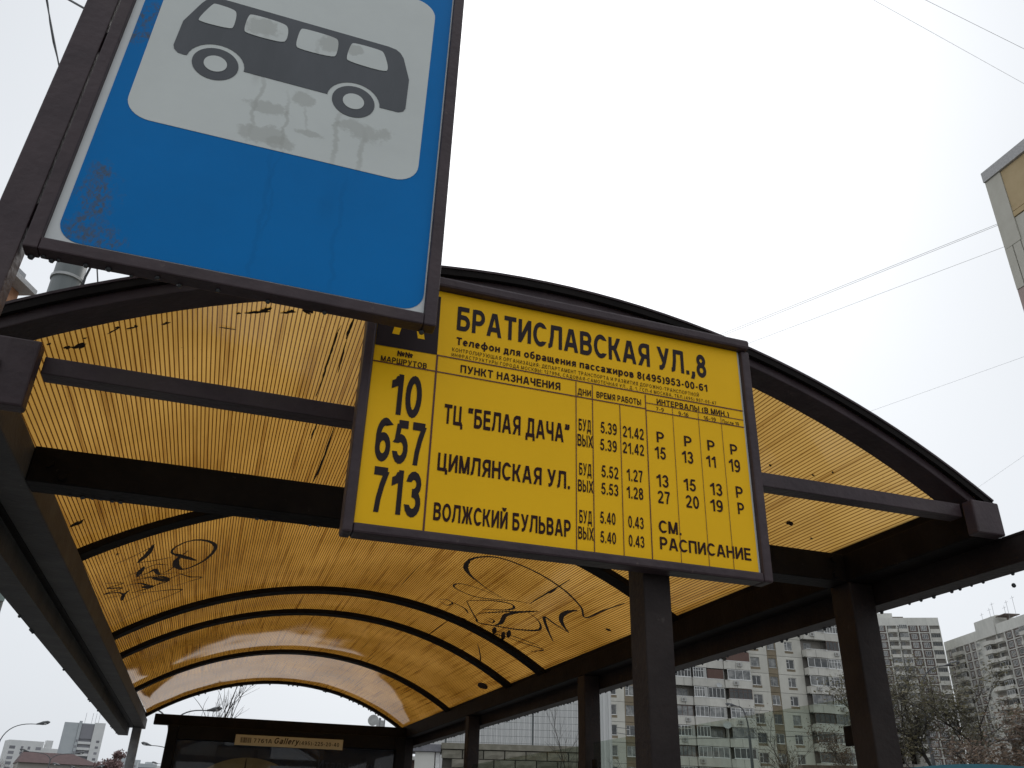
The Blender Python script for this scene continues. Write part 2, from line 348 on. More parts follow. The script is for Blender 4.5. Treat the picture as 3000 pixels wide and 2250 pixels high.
    G['к'] = (.56, [[(H, 0), (H, xh)], [(.47, xh), (.2, .37)], [(.48, 0), (.2, .37)]])
    G['л'] = (.62, [[(-.03, b), (.04, b+.01), (.11, .2), (.18, m), (.56, m)], [(.62-H, 0), (.62-H, xh)]])
    G['н'] = (.58, [[(H, 0), (H, xh)], [(.58-H, 0), (.58-H, xh)], [(H, .37), (.5, .37)]])
    G['о'] = (.62, [oval(.31, .365, .31-H, .365-H)])
    G['п'] = (.58, [[(H, 0), (H, xh)], [(.58-H, 0), (.58-H, xh)], [(H, m), (.5, m)]])
    G['р'] = (.62, [[(H, -.25), (H, xh)], oval(.34, .365, .20, .365-H)])
    G['с'] = (.56, [arc(.31, .365, .31-H, .365-H, 45, 315, 14)])
    G['т'] = (.54, [[(.27, 0), (.27, xh)], [(0, m), (.54, m)]])
    G['ф'] = (.86, [[(.43, -.25), (.43, 1)], oval(.43, .365, .43-H, .365-H)])
    G['щ'] = (.86, [[(H, 0), (H, xh)], [(.39, 0), (.39, xh)], [(.78-H, 0), (.78-H, xh)], [(H, b), (.86, b)], [(.82, -.16), (.82, b)]])
    G['ь'] = (.54, [[(H, 0), (H, xh)], bowl(H, .54-H, b, .42)])
    G['я'] = (.56, [[(.56-H, 0), (.56-H, xh)], [(.56-x, y) for x, y in bowl(H, .53-H, .33, m)], [(.08, 0), (.26, .33)]])
    # digits and signs
    G['0'] = (.60, [oval(.30, .5, .30-H, .5-H+.01)])
    G['1'] = (.46, [[(.36, 0), (.36, 1)], [(.02, .72), (.20, .78), (.32, .95)]])
    G['2'] = (.60, [arc(.30, .70, .21, .225, 172, -40, 9)+[(.30, .34), (.12, .16), (.10, b)], [(.06, b), (.60, b)]])
    G['3'] = (.60, [arc(.29, .72, .20, .20, 168, -80, 9)+[(.24, .52)], arc(.29, .295, .22, .22, 92, -168, 11)])
    G['4'] = (.64, [[(.46, 0), (.46, 1)], [(.43, .95), (.06, .30)], [(.02, .27), (.64, .27)]])
    G['5'] = (.60, [[(.16, t), (.56, t)], [(.19, t), (.12, .46)], [(.10, .47)]+arc(.29, .33, .225, .255, 110, -165, 12)])
    G['6'] = (.60, [oval(.30, .32, .30-H, .32-H+.01), arc(.34, .55, .26, .37, 60, 190, 8)+[(.085, .34)]])
    G['7'] = (.58, [[(.02, t), (.54, t)], [(.50, t), (.36, .6), (.27, .3), (.23, 0)]])
    G['8'] = (.60, [oval(.30, .735, .19, .19), oval(.30, .295, .215, .22)])
    G['9'] = (.60, [oval(.30, .68, .30-H, .32-H+.01), arc(.26, .45, .26, .37, -120, 10, 8)+[(.515, .66)]])
    G['.'] = (.2, [[(.1, 0), (.1, .18)]])
    G[','] = (.2, [[(.12, .18), (.12, .03), (.04, -.15)]])
    G[':'] = (.2, [[(.1, 0), (.1, .18)], [(.1, .5), (.1, .68)]])
    G['-'] = (.36, [[(.04, .38), (.32, .38)]])
    G['('] = (.32, [arc(.42, .40, .33, .62, 130, 230, 8)])
    G[')'] = (.32, [arc(-.10, .40, .33, .62, -50, 50, 8)])
    G['“'] = (.42, [[(.15, 1.0), (.09, .9), (.1, .72)], [(.36, 1.0), (.30, .9), (.31, .72)]])
    G['”'] = (.42, [[(.11, 1.0), (.12, .84), (.05, .70)], [(.32, 1.0), (.33, .84), (.26, .70)]])
    G['№'] = (1.15, [[(H, 0), (H, 1)], [(.66-H, 0), (.66-H, 1)], [(H, .95), (.60, .05)], oval(.93, .58, .15, .17), [(.78, .22), (1.1, .22)]])
    G['A'] = G['А']; G['P'] = G['Р']; G['С'] = G['С']
    G['G'] = (.8, [arc(.40, .5, .40-H, .5-H, 42, 340, 18), [(.45, .45), (.75, .45)]])
    G['a'] = G['а']; G['l'] = (.2, [[(.1, 0), (.1, 1)]]); G['e'] = G['е']
    G['r'] = (.4, [[(H, 0), (H, xh)], [(H, .5), (.2, .66), (.4, .66)]])
    G['y'] = (.56, [[(.07, xh), (.30, .08)], [(.50, xh), (.28, 0), (.1, -.25)]])
    return G
GLY = glyphs()
def stroke_quads(mb, pts, t, fn, lift):
    """ribbon of constant width with mitred joins; ends cut level or plumb like a grotesque"""
    n = len(pts); L = []; Rr = []
    closed = n > 4 and abs(pts[0][0]-pts[-1][0]) < 1e-6 and abs(pts[0][1]-pts[-1][1]) < 1e-6
    for i in range(n):
        p = pts[i]
        a = pts[i-1] if i > 0 else (pts[-2] if closed else None)
        c = pts[i+1] if i < n-1 else (pts[1] if closed else None)
        def nd(u, v):
            dx, dy = v[0]-u[0], v[1]-u[1]; q = math.hypot(dx, dy) or 1; return dx/q, dy/q
        if a is None or c is None:
            d = nd(p, c) if a is None else nd(a, p)
            if abs(d[1]) > .55*abs(d[0]):
                s = 1 if d[1] > 0 else -1; off = (-t/2/abs(d[1])*s, 0)
            else:
                s = 1 if d[0] > 0 else -1; off = (0, t/2/abs(d[0])*s)
        else:
            d1, d2 = nd(a, p), nd(p, c); mx_, my_ = -(d1[1]+d2[1]), d1[0]+d2[0]; q = math.hypot(mx_, my_) or 1
            mx_, my_ = mx_/q, my_/q; co = max(.45, -mx_*d1[1]+my_*d1[0]); off = (mx_*t/2/co, my_*t/2/co)
        L.append((p[0]+off[0], p[1]+off[1])); Rr.append((p[0]-off[0], p[1]-off[1]))
    vs = [fn(x, y, lift) for x, y in L+Rr]
    mb.add(vs, [(i, i+n, i+1+n, i+1) for i in range(n-1)])
def text_mesh(mb, s, fn, u0, v0, u1, v1, h, slant=0, track=.17, thick=1.0, lift0=0):
    """write s from (u0,v0) to (u1,v1) along the baseline with cap height h in panel metres"""
    adv = []; x = 0
    for ch in s:
        if ch == ' ': adv.append((x, ch)); x += .36; continue
        g = GLY[ch]; adv.append((x, ch)); x += g[0]+track
    tot = x-track; L = math.hypot(u1-u0, v1-v0); sx = L/tot
    cu, cv = (u1-u0)/L, (v1-v0)/L
    k = 0
    for x, ch in adv:
        if ch == ' ': continue
        for st in GLY[ch][1]:
            k += 1
            def f(px, py, lift):
                X = (x+px+slant*py)*sx; Y = py*h
                return fn(u0+X*cu, v0+X*cv+Y, lift)
            stroke_quads(mb, st, T*thick, f, lift0+(k % 5)*.00002)

# ================================================================== THE SETTING
def ground_sheet(name, x0, x1, y0, y1, z, m, th=.3):
    return MB().box((x0, y0, z-th), (x1, y1, z)).build(name, m, kind='structure')
M['asphalt'] = mat('asphalt', (.05, .05, .052), .14, var=.25, scale=3, bump=.3)
M['paving'] = mat('concrete_paving', (.15, .147, .14), .13, var=.2, scale=2, bump=.2)
M['soil'] = mat('ground_soil', (.16, .155, .14), .3, var=.25, scale=.2)
M['kerb'] = mat('kerb_concrete', (.3, .3, .29), .8)
ground_sheet('ground', -1500, 1500, -1500, 1500, GZ-.02, M['soil'], 2)
ground_sheet('pavement', -2.2, 6.5, -40, 220, GZ, M['paving'])
ground_sheet('road', -17.5, -2.45, -40, 400, GZ-.012, M['asphalt'])
ground_sheet('kerb', -2.44, -2.21, -40, 220, GZ+.004, M['kerb'])
for k in range(0, 26):
    pass

# ================================================================== BUS SHELTER
HZ = .55
CX, CZ, RI, RO = .443, -.7177, 1.527, 1.547       # vault centre, rib inner and outer radius
def xl(y): return -.362-.0095*(y-1.16)             # the kerb side runs a hair out of parallel
XR = 1.2815
sh = thing('bus_shelter', (.45, 3.8, GZ), 'brown steel bus shelter with an amber ribbed vaulted roof behind the yellow timetable', 'bus shelter')
def S(mb, name, m, bevel=0, smooth=False, **k):
    o = mb.build(name, m, sh, None, bevel, smooth, **k); o.location = (-.45, -3.8, -GZ); return o
def arch_pts(r, y, a0, a1, n):
    return [(CX+r*math.sin(a0+(a1-a0)*i/n), y, CZ+r*math.cos(a0+(a1-a0)*i/n)) for i in range(n+1)]
def ang(x, r): return math.asin((x-CX)/r)
def rib(y0, y1, ri, ro, x0, x1, n=40):
    a0, a1 = ang(x0, ri), ang(x1, ri); mb = MB()
    P = [arch_pts(ri, y0, a0, a1, n), arch_pts(ro, y0, a0, a1, n), arch_pts(ro, y1, a0, a1, n), arch_pts(ri, y1, a0, a1, n)]
    mb.v = P[0]+P[1]+P[2]+P[3]; q = n+1
    for i in range(n):
        for j in range(4):
            k = (j+1) % 4; mb.f.append((j*q+i, j*q+i+1, k*q+i+1, k*q+i))
    mb.f += [(0, q, 2*q, 3*q), (n, 3*q+n, 2*q+n, q+n)]
    return mb
RIBS = [(1.16, 1.216), (2.315, 2.38), (3.465, 3.535), (3.915, 3.98), (5.03, 5.10), (6.36, 6.41)]
for i, (a, b) in enumerate(RIBS):
    m = M['paint'] if i == 0 else M['paint_shaded']
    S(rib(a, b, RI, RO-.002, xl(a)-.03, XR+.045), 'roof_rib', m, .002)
S(rib(1.148, 1.215, RO+.008, RO+.012, xl(1.16)-.03, XR+.05), 'edge_flashing', M['paint'])
S(rib(1.150, 1.158, RO-.004, RO+.0075, xl(1.16)-.03, XR+.05), 'edge_flashing', M['paint_shaded'])
S(rib(6.40, 6.46, RO+.008, RO+.011, xl(6.4)-.03, XR+.05), 'edge_flashing', M['paint_shaded'])
# roof sheets: hollow ribbed polycarbonate, two sheets to a bay, meeting at the crown
def roof_sheet(y0, y1, a0, a1, n=60):
    mb = MB(); q = n+1; th = .006
    def strip(p, r_, flip):
        k = len(mb.v); mb.v += p+r_
        mb.f += [((k+i, k+q+i, k+q+i+1, k+i+1) if flip else (k+i, k+i+1, k+q+i+1, k+q+i)) for i in range(n)]
    A = lambda r, y: arch_pts(r, y, a0, a1, n)
    strip(A(RO, y0), A(RO, y1), True); strip(A(RO+th, y0), A(RO+th, y1), False)
    strip(A(RO, y0), A(RO+th, y0), False); strip(A(RO, y1), A(RO+th, y1), True)
    me = mb.mesh('roof_panel', [M['amber'], M['amber_skin']], True)
    uvl = me.uv_layers.new(name='UVMap')
    for p in me.polygons:
        cz = sum(math.hypot(me.vertices[v].co.x-CX, me.vertices[v].co.z-CZ) for v in p.vertices)/len(p.vertices)
        p.material_index = 1 if cz > RO+.001 else 0
        for li in p.loop_indices:
            co = me.vertices[me.loops[li].vertex_index].co
            uvl.data[li].uv = (math.atan2(co.x-CX, co.z-CZ)*RO+3, co.y)
    o = link('roof_panel', me, sh); o.location = (-.45, -3.8, -GZ)
    return o
AC = ang(.452, RO)
edges = [1.152]+[(a+b)/2 for a, b in RIBS[1:-1]]+[6.45]
for a, b in zip(edges[:-1], edges[1:]):
    roof_sheet(a+.002, b-.002, ang(-.412, RO), AC); roof_sheet(a+.002, b-.002, AC+.00001, ang(XR+.035, RO))
    pass
# eaves beams, gutters
def ybeam(xa0, xa1, xb0, xb1, y0, y1, z0, z1):
    return MB().prism([(xa0, y0, z0), (xa1, y0, z0), (xb1, y1, z0), (xb0, y1, z0), (xa0, y0, z1), (xa1, y0, z1), (xb1, y1, z1), (xb0, y1, z1)])
S(ybeam(XR, XR+.0625, XR, XR+.0625, 1.165, 6.6, .488, HZ), 'eaves_beam', M['paint_shaded'], .003)
S(ybeam(xl(1.16)-.0625, xl(1.16), xl(6.6)-.0625, xl(6.6), 1.165, 6.6, .488, HZ), 'eaves_beam', M['grey_steel'], .003)
S(ybeam(XR+.018, XR+.05, XR+.018, XR+.05, 1.17, 6.45, HZ+.001, .578), 'eaves_rail', M['paint_shaded'])
S(ybeam(-.455, -.405, -.47, -.418, 1.17, 6.45, HZ+.001, .576), 'eaves_rail', M['paint_shaded'])
def gutter(xa, xb, wd, y0, y1, m, s):
    """folded channel: web toward the shelter, sole plate, outer lip (s = +1 outward to the right)"""
    o = []
    for (p, q, z0, z1) in ((0, .004, .4455, .489), (0, wd, .441, .4452), (wd-.004, wd, .4455, .47), (-.002, .013, .4892, .4935)):
        o.append(ybeam(*(sorted((xa+s*p, xa+s*q))+sorted((xb+s*p, xb+s*q))), y0, y1, z0, z1))
    mb = MB()
    for g in o: mb.add(g.v, g.f)
    return S(mb, 'gutter', m)
gutter(XR+.064, XR+.064, .051, .72, 6.42, M['post'], 1)
gutter(-.434, -.512, .062, .72, 6.57, M['grey_steel'], -1)
S(ybeam(-.440, xl(1.17)-.064, -.514, xl(6.56)-.064, 1.17, 6.56, .4895, .4925), 'gap_plate', M['paint_shaded'])  # plate added to close the gap that let the sky show through
# posts on the pavement-side row, one kerb-side post at the far end
for y in (1.517, 3.012, 4.562, 6.16):
    mb = MB().box((XR, y, GZ), (XR+.0625, y+.0655, .4875)).box((XR-.04, y-.04, GZ), (XR+.10, y+.105, GZ+.012))
    S(mb, 'post', M['post'], .003)
S(MB().box((-.486, 6.46, GZ), (-.43, 6.515, .4875)), 'post', M['galv'], .003)  # paler steel puts the sky light on this post into its colour
S(MB().box((-.30, 1.162, .5235), (1.2635, 1.192, .5495)), 'tie_bar', M['paint'], .0015)
S(MB().box((xl(1.52)+.001, 1.52, .4865), (XR-.001, 1.583, .5495)), 'cross_beam', M['paint_shaded'], .002)
S(MB().box((-.345, 6.13, .487), (XR-.001, 6.19, .549)), 'cross_beam', M['paint_shaded'], .002)
S(MB().box((-.46, 1.135, .4605), (-.302, 1.1605, .5585)), 'corner_plate', M['paint'], .003)
S(MB().box((1.2645, 1.135, .4865), (1.327, 1.1605, .5505)), 'corner_plate', M['paint'], .003)
b = MB(); b.tube([(-.352, 1.1345, .515), (-.352, 1.128, .515)], .011, 6); b.tube([(-.352, 1.128, .515), (-.352, 1.120, .515)], .005, 8); S(b, 'bolt', M['paint_shaded'])
for (x, y, z) in ((-.335, 1.518, .52), (-.31, 1.518, .50), (1.25, 1.518, .535), (1.25, 1.518, .50)):
    S(MB().tube([(x, y+.003, z), (x, y-.004, z)], .007, 6), 'bolt', M['paint_shaded'])
# glazing between the posts with little clamps
for (a, b_, z) in ((1.60, 2.995, .256), (3.095, 4.545, .252), (4.645, 6.10, .25)):
    S(MB().box((1.307, a, -1.2), (1.315, b_, z)), 'glass_pane', M['glass'])
    for yy in (a, b_-.03):
        S(MB().box((1.300, yy, .16), (1.3065, yy+.03, .20)), 'glass_clamp', M['paint_shaded'])
    S(MB().box((1.3045, a, z-.3), (1.3065, a+.004, z-.002)), 'glass_edge_strip', M['galv'])
# rain drops hanging from the lowest edges
d = MB()
y = .8
while y < 6.4:
    r = random.uniform(.0028, .0055); d.ball((XR+.064+.051-random.uniform(.001, .004), y, .441+r*.1), r, 1.3); y += random.choice([.022, .03, .035, .05, .07, .09])
for x in [(-.30+.017*i) for i in range(6)]+[.02, .035, .11, .13, .3, .37, .42, .6]:
    d.ball((x+random.uniform(-.004, .004), 1.575, .4865+.0005), random.uniform(.003, .005), 1.1)
for i in range(22):
    a = random.uniform(-.45, .5); d.ball((CX+RI*math.sin(a), 6.405, CZ+RI*math.cos(a)-.002), .006)
for i in range(16):
    yy = random.uniform(1.4, 6.4); d.ball((-.434-.0157*(yy-.72)*.85-.06, yy, .440), .005)
S(d, 'water_drops', M['drop'], smooth=True, kind='stuff')
fd = onp(2970, 1715, 0, 1.38)
MB().ball((0, 0, 0), .0042, 1.1, 10).build('falling_drop', M['drop'], None, fd, smooth=True, label='single falling raindrop in mid-air below the right end of the shelter gutter', category='raindrop')

# marker tags and dead leaves on the underside of the roof sheets
def at_roof(px, py, r):
    dd = ray(px, py); a = dd[0]**2+dd[2]**2; b = -2*(dd[0]*CX+dd[2]*CZ); c = CX*CX+CZ*CZ-r*r
    return dd*((-b+math.sqrt(b*b-4*a*c))/(2*a))
def smooth_line(p, k=5):
    if len(p) < 3: return [(p[0][0]+(p[1][0]-p[0][0])*i/8, p[0][1]+(p[1][1]-p[0][1])*i/8) for i in range(9)]
    out = []
    for i in range(len(p)-1):
        p0 = p[max(i-1, 0)]; p1 = p[i]; p2 = p[i+1]; p3 = p[min(i+2, len(p)-1)]
        for j in range(k):
            t = j/k
            out.append(tuple(.5*((2*p1[q])+(-p0[q]+p2[q])*t+(2*p0[q]-5*p1[q]+4*p2[q]-p3[q])*t*t+(-p0[q]+3*p1[q]-3*p2[q]+p3[q])*t**3) for q in range(2)))
    return out+[p[-1]]
def roof_strokes(strokes, org, sc, name, seed):
    rnd = random.Random(seed)
    for idx, (wpx, pts) in enumerate(strokes):
        mb = MB(); rr = RO-.0010-.00006*idx
        p = [Vector(at_roof(org[0]+x*sc, org[1]+y*sc, rr)) for x, y in smooth_line(pts)]
        n = len(p); jag = .1 if name == 'marker_stroke' else .45
        for i, q in enumerate(p):
            t = (p[min(i+1, n-1)]-p[max(i-1, 0)]).normalized(); nr = Vector((q.x-CX, 0, q.z-CZ)).normalized(); s = t.cross(nr).normalized()
            e = min(1, .35+2.2*min(i, n-1-i)/n); wd = wpx*sc*q.length/FPX*.5*e*(1.8 if name == 'marker_stroke' else 2.6)
            mb.v += [tuple(q+s*wd*rnd.uniform(1-jag, 1+jag)), tuple(q-s*wd*rnd.uniform(1-jag, 1+jag))]
        for i in range(n-1): mb.f.append((2*i, 2*i+1, 2*i+3, 2*i+2))
        S(mb, name, M['marker'] if name == 'marker_stroke' else M['debris_shade'])
tagA = [(6, [(410, 490), (560, 430), (760, 330), (790, 300)]), (22, [(790, 300), (740, 380), (690, 430), (645, 470)]), (7, [(645, 470), (760, 455), (900, 430), (970, 415)]),
 (13, [(1110, 355), (1070, 390), (1010, 430), (990, 480), (1020, 515), (1060, 530), (1150, 505), (1270, 440), (1350, 360), (1360, 310), (1310, 275), (1210, 258), (1100, 275), (1000, 320), (960, 360), (975, 390), (1050, 410), (1190, 450)]),
 (22, [(1040, 405), (1000, 450), (1000, 500), (1045, 528)]), (18, [(970, 385), (1060, 412), (1185, 450)]),
 (7, [(510, 610), (650, 550), (800, 490), (920, 490)]), (20, [(640, 600), (665, 555), (700, 505)]), (14, [(640, 600), (760, 555), (800, 530), (830, 570), (850, 578)]), (7, [(850, 578), (920, 545), (980, 505)]),
 (7, [(590, 640), (750, 600), (1000, 560)]), (12, [(700, 615), (870, 600), (920, 640), (760, 690)]), (18, [(780, 610), (850, 625), (920, 640)]), (9, [(530, 685), (650, 660), (740, 680), (780, 695), (660, 730), (580, 750)]),
 (16, [(680, 690), (770, 700)]), (7, [(580, 750), (780, 690), (1000, 590), (1180, 540)]), (7, [(640, 750), (800, 735), (960, 720), (1050, 722), (900, 790), (700, 870), (420, 1050)]),
 (8, [(1030, 570), (1130, 600), (1235, 605), (1100, 650), (950, 695)]), (8, [(345, 660), (510, 660), (360, 705), (500, 705), (330, 760), (450, 745), (500, 765), (345, 800)]),
 (13, [(500, 820), (510, 770), (570, 720)]), (6, [(490, 850), (620, 790), (720, 740)]), (5, [(440, 390), (480, 385)]), (5, [(455, 375), (450, 405)])]
roof_strokes([(w_*1.45, p_) for w_, p_ in tagA], (200, 1500), .3165, 'marker_stroke', 1)
tagB = [(12, [(770, 480), (650, 410), (540, 320), (500, 260), (520, 215), (600, 190), (720, 195), (860, 240), (1010, 310), (1150, 400), (1230, 470), (1290, 540), (1315, 605), (1440, 555), (1585, 505)]),
 (20, [(560, 345), (510, 290), (500, 250), (530, 210)]), (8, [(740, 470), (600, 410), (480, 375), (420, 380), (440, 410), (560, 460), (700, 480), (840, 490), (950, 510)]),
 (10, [(505, 490), (620, 485), (740, 495), (815, 515), (825, 540), (760, 552), (610, 545)]), (10, [(505, 490), (540, 560), (570, 610), (590, 640), (700, 660), (850, 685), (990, 690), (1010, 655), (980, 610), (920, 565)]),
 (16, [(990, 560), (850, 568), (770, 590), (740, 640), (700, 655)]), (8, [(580, 575), (740, 565), (900, 560)]), (7, [(620, 610), (680, 640), (690, 620), (640, 605)]),
 (18, [(700, 670), (690, 715)]), (8, [(690, 715), (760, 730)]), (18, [(760, 700), (750, 755)]), (18, [(800, 690), (785, 740)]), (7, [(700, 690), (850, 740), (1000, 795)]),
 (7, [(760, 730), (900, 780), (1030, 822), (945, 835)]), (13, [(1095, 765), (1060, 690), (1035, 600), (1110, 650), (1200, 705)]), (19, [(1200, 705), (1160, 650), (1150, 600), (1190, 565), (1260, 555)]),
 (7, [(315, 480), (370, 480), (410, 505), (370, 520), (320, 490)]), (9, [(410, 500), (490, 540), (515, 575)]), (8, [(450, 600), (505, 615)]),
 (12, [(1050, 440), (1080, 425), (1120, 400)]), (7, [(940, 505), (1050, 440), (1210, 345)]), (16, [(1455, 685), (1490, 690)]), (34, [(590, 1078), (640, 1060)]), (5, [(580, 780), (600, 870), (595, 920)])]
roof_strokes(tagB, (1150, 1550), .4295, 'marker_stroke', 2)
fle = [(16, [(565, 450), (620, 448)]), (24, [(770, 492), (860, 490)]), (14, [(860, 480), (930, 500)]), (44, [(920, 462), (1030, 480)]), (10, [(1000, 385), (1062, 370)]), (10, [(1300, 328), (1460, 245)]), (20, [(1400, 255), (1455, 240)]), (16, [(1530, 265), (1659, 240)]),
       (14, [(1640, 215), (1659, 250)])]
roof_strokes(fle, (0, 900), .2411, 'leaf_debris', 3)
fle = [(8, [(1390, 440), (1420, 438)]), (10, [(1440, 437), (1590, 428)]), (16, [(1530, 432), (1600, 405)]), (9, [(1650, 437), (1745, 430)]), (34, [(1785, 425), (1840, 410)]), (16, [(1690, 428), (1735, 428)]), (9, [(950, 505), (1005, 490)]),
       (4, [(2010, 510), (1985, 560), (1960, 640), (1925, 740), (1895, 840), (1860, 930)]), (6, [(2085, 470), (2055, 540), (2040, 590)]), (4, [(2040, 600), (1990, 790)]), (4, [(1870, 1080), (1830, 1180)]), (5, [(1970, 1100), (1900, 1310), (1845, 1430)]), (5, [(1290, 520), (1390, 535)])]
roof_strokes(fle, (0, 700), .4973, 'leaf_debris', 4)
fle = [(40, [(40, 110), (120, 105)])]
roof_strokes(fle, (200, 1500), .3165, 'leaf_debris', 5)
fle = [(14, [(630, 1315), (668, 1308)]), (8, [(775, 1403), (790, 1408)]), (9, [(525, 960), (540, 962)]), (8, [(785, 1022), (800, 1020)]), (7, [(905, 1003), (918, 1005)])]
roof_strokes(fle, (2000, 900), .4822, 'leaf_debris', 6)

# ================================================================== BLUE BUS STOP SIGN
def eul(yaw, pitch, roll):
    cy, sy, cp, sp, cr, sr = math.cos(yaw), math.sin(yaw), math.cos(pitch), math.sin(pitch), math.cos(roll), math.sin(roll)
    return np.array([[cy, -sy, 0], [sy, cy, 0], [0, 0, 1]]) @ np.array([[1, 0, 0], [0, cp, -sp], [0, sp, cp]]) @ np.array([[cr, 0, sr], [0, 1, 0], [-sr, 0, cr]])
SO = np.array([-.280993, .93, .590635]); SM = eul(R(-.91), R(-2.2235), R(.8393))
sg = thing('bus_stop_sign', (0, 0, 0), 'blue bus stop sign with a black bus pictogram, on a brown post', 'bus stop sign')
_m = Matrix.Identity(4)
for i in range(3):
    for j in range(3): _m[i][j] = SM[i, j]
    _m[i][3] = SO[i]
base_l = (SM.T @ np.array([0, 0, 0]))
sg.matrix_world = _m @ Matrix.Translation((-.04, .012, -2.291)) # root stands at the post's foot
SHIFT = Vector((.04, -.012, 2.291))
def G(mb, name, m, bevel=0, parent=None, **k):
    o = mb.build(name, m, parent or sg, None, bevel, **k)
    if not parent: o.location = SHIFT
    return o
def sl_(px, py, lift=0):      # photo pixel -> sign plane
    d = ray(px, py); n = SM[:, 1]; t = (SO @ n)/(d @ n); q = SM.T @ (d*t-SO); return (q[0], -lift, q[2])
z5 = lambda x, y: (x*.6329, y*.6329)
TOPS = .70
pw0, pw1 = -.058, -.0202
G(MB().box((pw0, -.002, -2.291), (pw1, .026, TOPS+.06)), 'post', M['galv_brown'] if 'galv_brown' in M else M['paint'], .002)
for i, zz in enumerate((.02, .33, .66)):
    G(MB().box((pw1-.001, .004, zz), (-.0178, .016, zz+.03)), 'weld_tab', M['paint_shaded'])
# frame rails
G(MB().box((-.0175, -.004, -.0185), (-.0012, .018, TOPS+.02)), 'frame_rail', M['paint'], .002)
G(MB().box((.4548, -.004, -.0185), (.4715, .018, TOPS+.02)), 'frame_rail', M['paint'], .002)
G(MB().box((-.0010, -.0035, -.0183), (.4546, .018, -.0008)), 'frame_rail', M['paint'], .002)
G(MB().box((-.0010, -.0035, TOPS), (.4546, .018, TOPS+.0195)), 'frame_rail', M['paint'], .002)
dm = MB()
for x in (-.01, .004, .012, .02, .05, .075, .10, .13, .155, .2, .26, .33, .456): dm.ball((x, .012+random.uniform(-.004, .004), -.0185), random.uniform(.0025, .0045), 1.1)
G(dm, 'water_drops', M['drop'], kind='stuff', smooth=True)
G(MB().box((-.0008, .004, -.0005), (.4544, .014, TOPS-.001)), 'sign_panel', M['white'])
def poly(pts, lift, mb=None):
    mb = mb or MB(); k = len(mb.v); n = len(pts); mb.v += [(x, -lift, z) for x, z in pts]+[(x, -lift+.0004, z) for x, z in pts]
    mb.f.append(tuple(range(k, k+n))[::-1]); mb.f += [(k+i, k+(i+1) % n, k+n+(i+1) % n, k+n+i) for i in range(n)]
    return mb
def rrect(x0, x1, z0, z1, r, n=8):
    o = []
    for cx, cz, a in ((x1-r, z1-r, 0), (x0+r, z1-r, 90), (x0+r, z0+r, 180), (x1-r, z0+r, 270)): o += arc(cx, cz, r, r, a, a+90, n)
    return o[::-1]
A1 = sl_(*z5(262, 1050)); A2 = sl_(*z5(1945, 1420)); A3 = sl_(*z5(560, 290)); A4 = sl_(*z5(2040, 700)); A5 = sl_(*z5(300, 1108)); A6 = sl_(*z5(1700, 1400))
bx0, bx1 = (A1[0]+A3[0])/2, (A2[0]+A4[0])/2; bz0 = .004
F1 = sl_(*z5(597, 430)); F2 = sl_(*z5(1935, 740)); F2b = sl_(*z5(2020, 90)); F3 = sl_(*z5(1200, 672)); F4 = sl_(*z5(750, 10))
fx0, fx1 = (F1[0]+F4[0])/2, (F2[0]+F2b[0])/2; fz0 = F3[2]
ft = sl_(*z5(1950, -4))[2]
stains = []; runs = []
zz6 = lambda x, y: sl_(700+x*.3616, y*.3616)
for x, y, rx, ry in ((240, 860, 150, 55), (200, 1080, 190, 75), (330, 1150, 120, 55), (1010, 1050, 170, 80), (190, 210, 140, 90), (740, 350, 75, 95), (935, 400, 60, 50), (560, 1070, 110, 30), (150, 400, 70, 40), (620, 560, 110, 60), (540, 800, 90, 60)):
    p = zz6(x, y); stains.append((p[0], p[2], rx*.3616/1850, ry*.3616/1650))
for x, y0, y1, wd in ((130, 600, 1050, 20), (790, 900, 1320, 22), (985, 1100, 1380, 26), (600, 380, 700, 20), (360, 800, 1200, 16), (540, 900, 1010, 12), (170, 300, 620, 36)):
    p = zz6(x, y0); q = zz6(x, y1); runs.append(((p[0]+q[0])/2, q[2], p[2], wd*.3616/1850*.8))
for x, y0, y1, wd in ((1200, 700, 1300, 20), (1250, 700, 1100, 12), (1550, 830, 1330, 18), (1520, 900, 1000, 60)):
    p = sl_(*z5(x, y0)); q = sl_(*z5(x, y1)); runs.append(((p[0]+q[0])/2, q[2], p[2], wd*.6329/1850*.5))
peels = []
for x, y, rx, ry in ((450, 1080, 60, 50), (410, 1000, 60, 90), (440, 900, 60, 80), (470, 830, 50, 70), (470, 770, 40, 30), (470, 1120, 60, 50), (640, 150, 50, 45), (680, 70, 50, 70), (760, 30, 50, 30), (700, 160, 50, 20), (350, 1060, 60, 40)):
    p = sl_(*z5(x, y)); peels.append((p[0], p[2], rx*.6329/1850, ry*.6329/1650))
M['blue'] = sign_material('blue_film', (.0, .165, .47), True, stains[-3:-1], runs, peels)
M['blue'].node_tree.nodes['Principled BSDF'].inputs['Specular IOR Level'].default_value = .1
M['field'] = sign_material('grey_white_film', (.60, .63, .60), False, stains, runs, [])
G(poly(rrect(bx0, bx1, bz0, TOPS-.008, .028), -.0034), 'blue_field', M['blue'])
G(poly(rrect(fx0, fx1, fz0, max(ft, fz0+.36), .034), -.0028), 'white_field', M['field'])
def P5(l): return [(lambda q: (q[0], q[2]))(sl_(*z5(x, y))) for x, y in l]
def arc5(cx, cy, rx, ry, a0, a1, n=14): # in skewed photo pixels
    return [(cx+rx*math.cos(R(a0+(a1-a0)*i/n)), cy-ry*math.sin(R(a0+(a1-a0)*i/n))) for i in range(n+1)]
wf = sl_(*z5(997, 290)); wr = sl_(*z5(1637, 465))
def rad(c, l):
    return sum(math.hypot(sl_(*z5(x, y))[0]-c[0], sl_(*z5(x, y))[2]-c[2]) for x, y in l)/len(l)
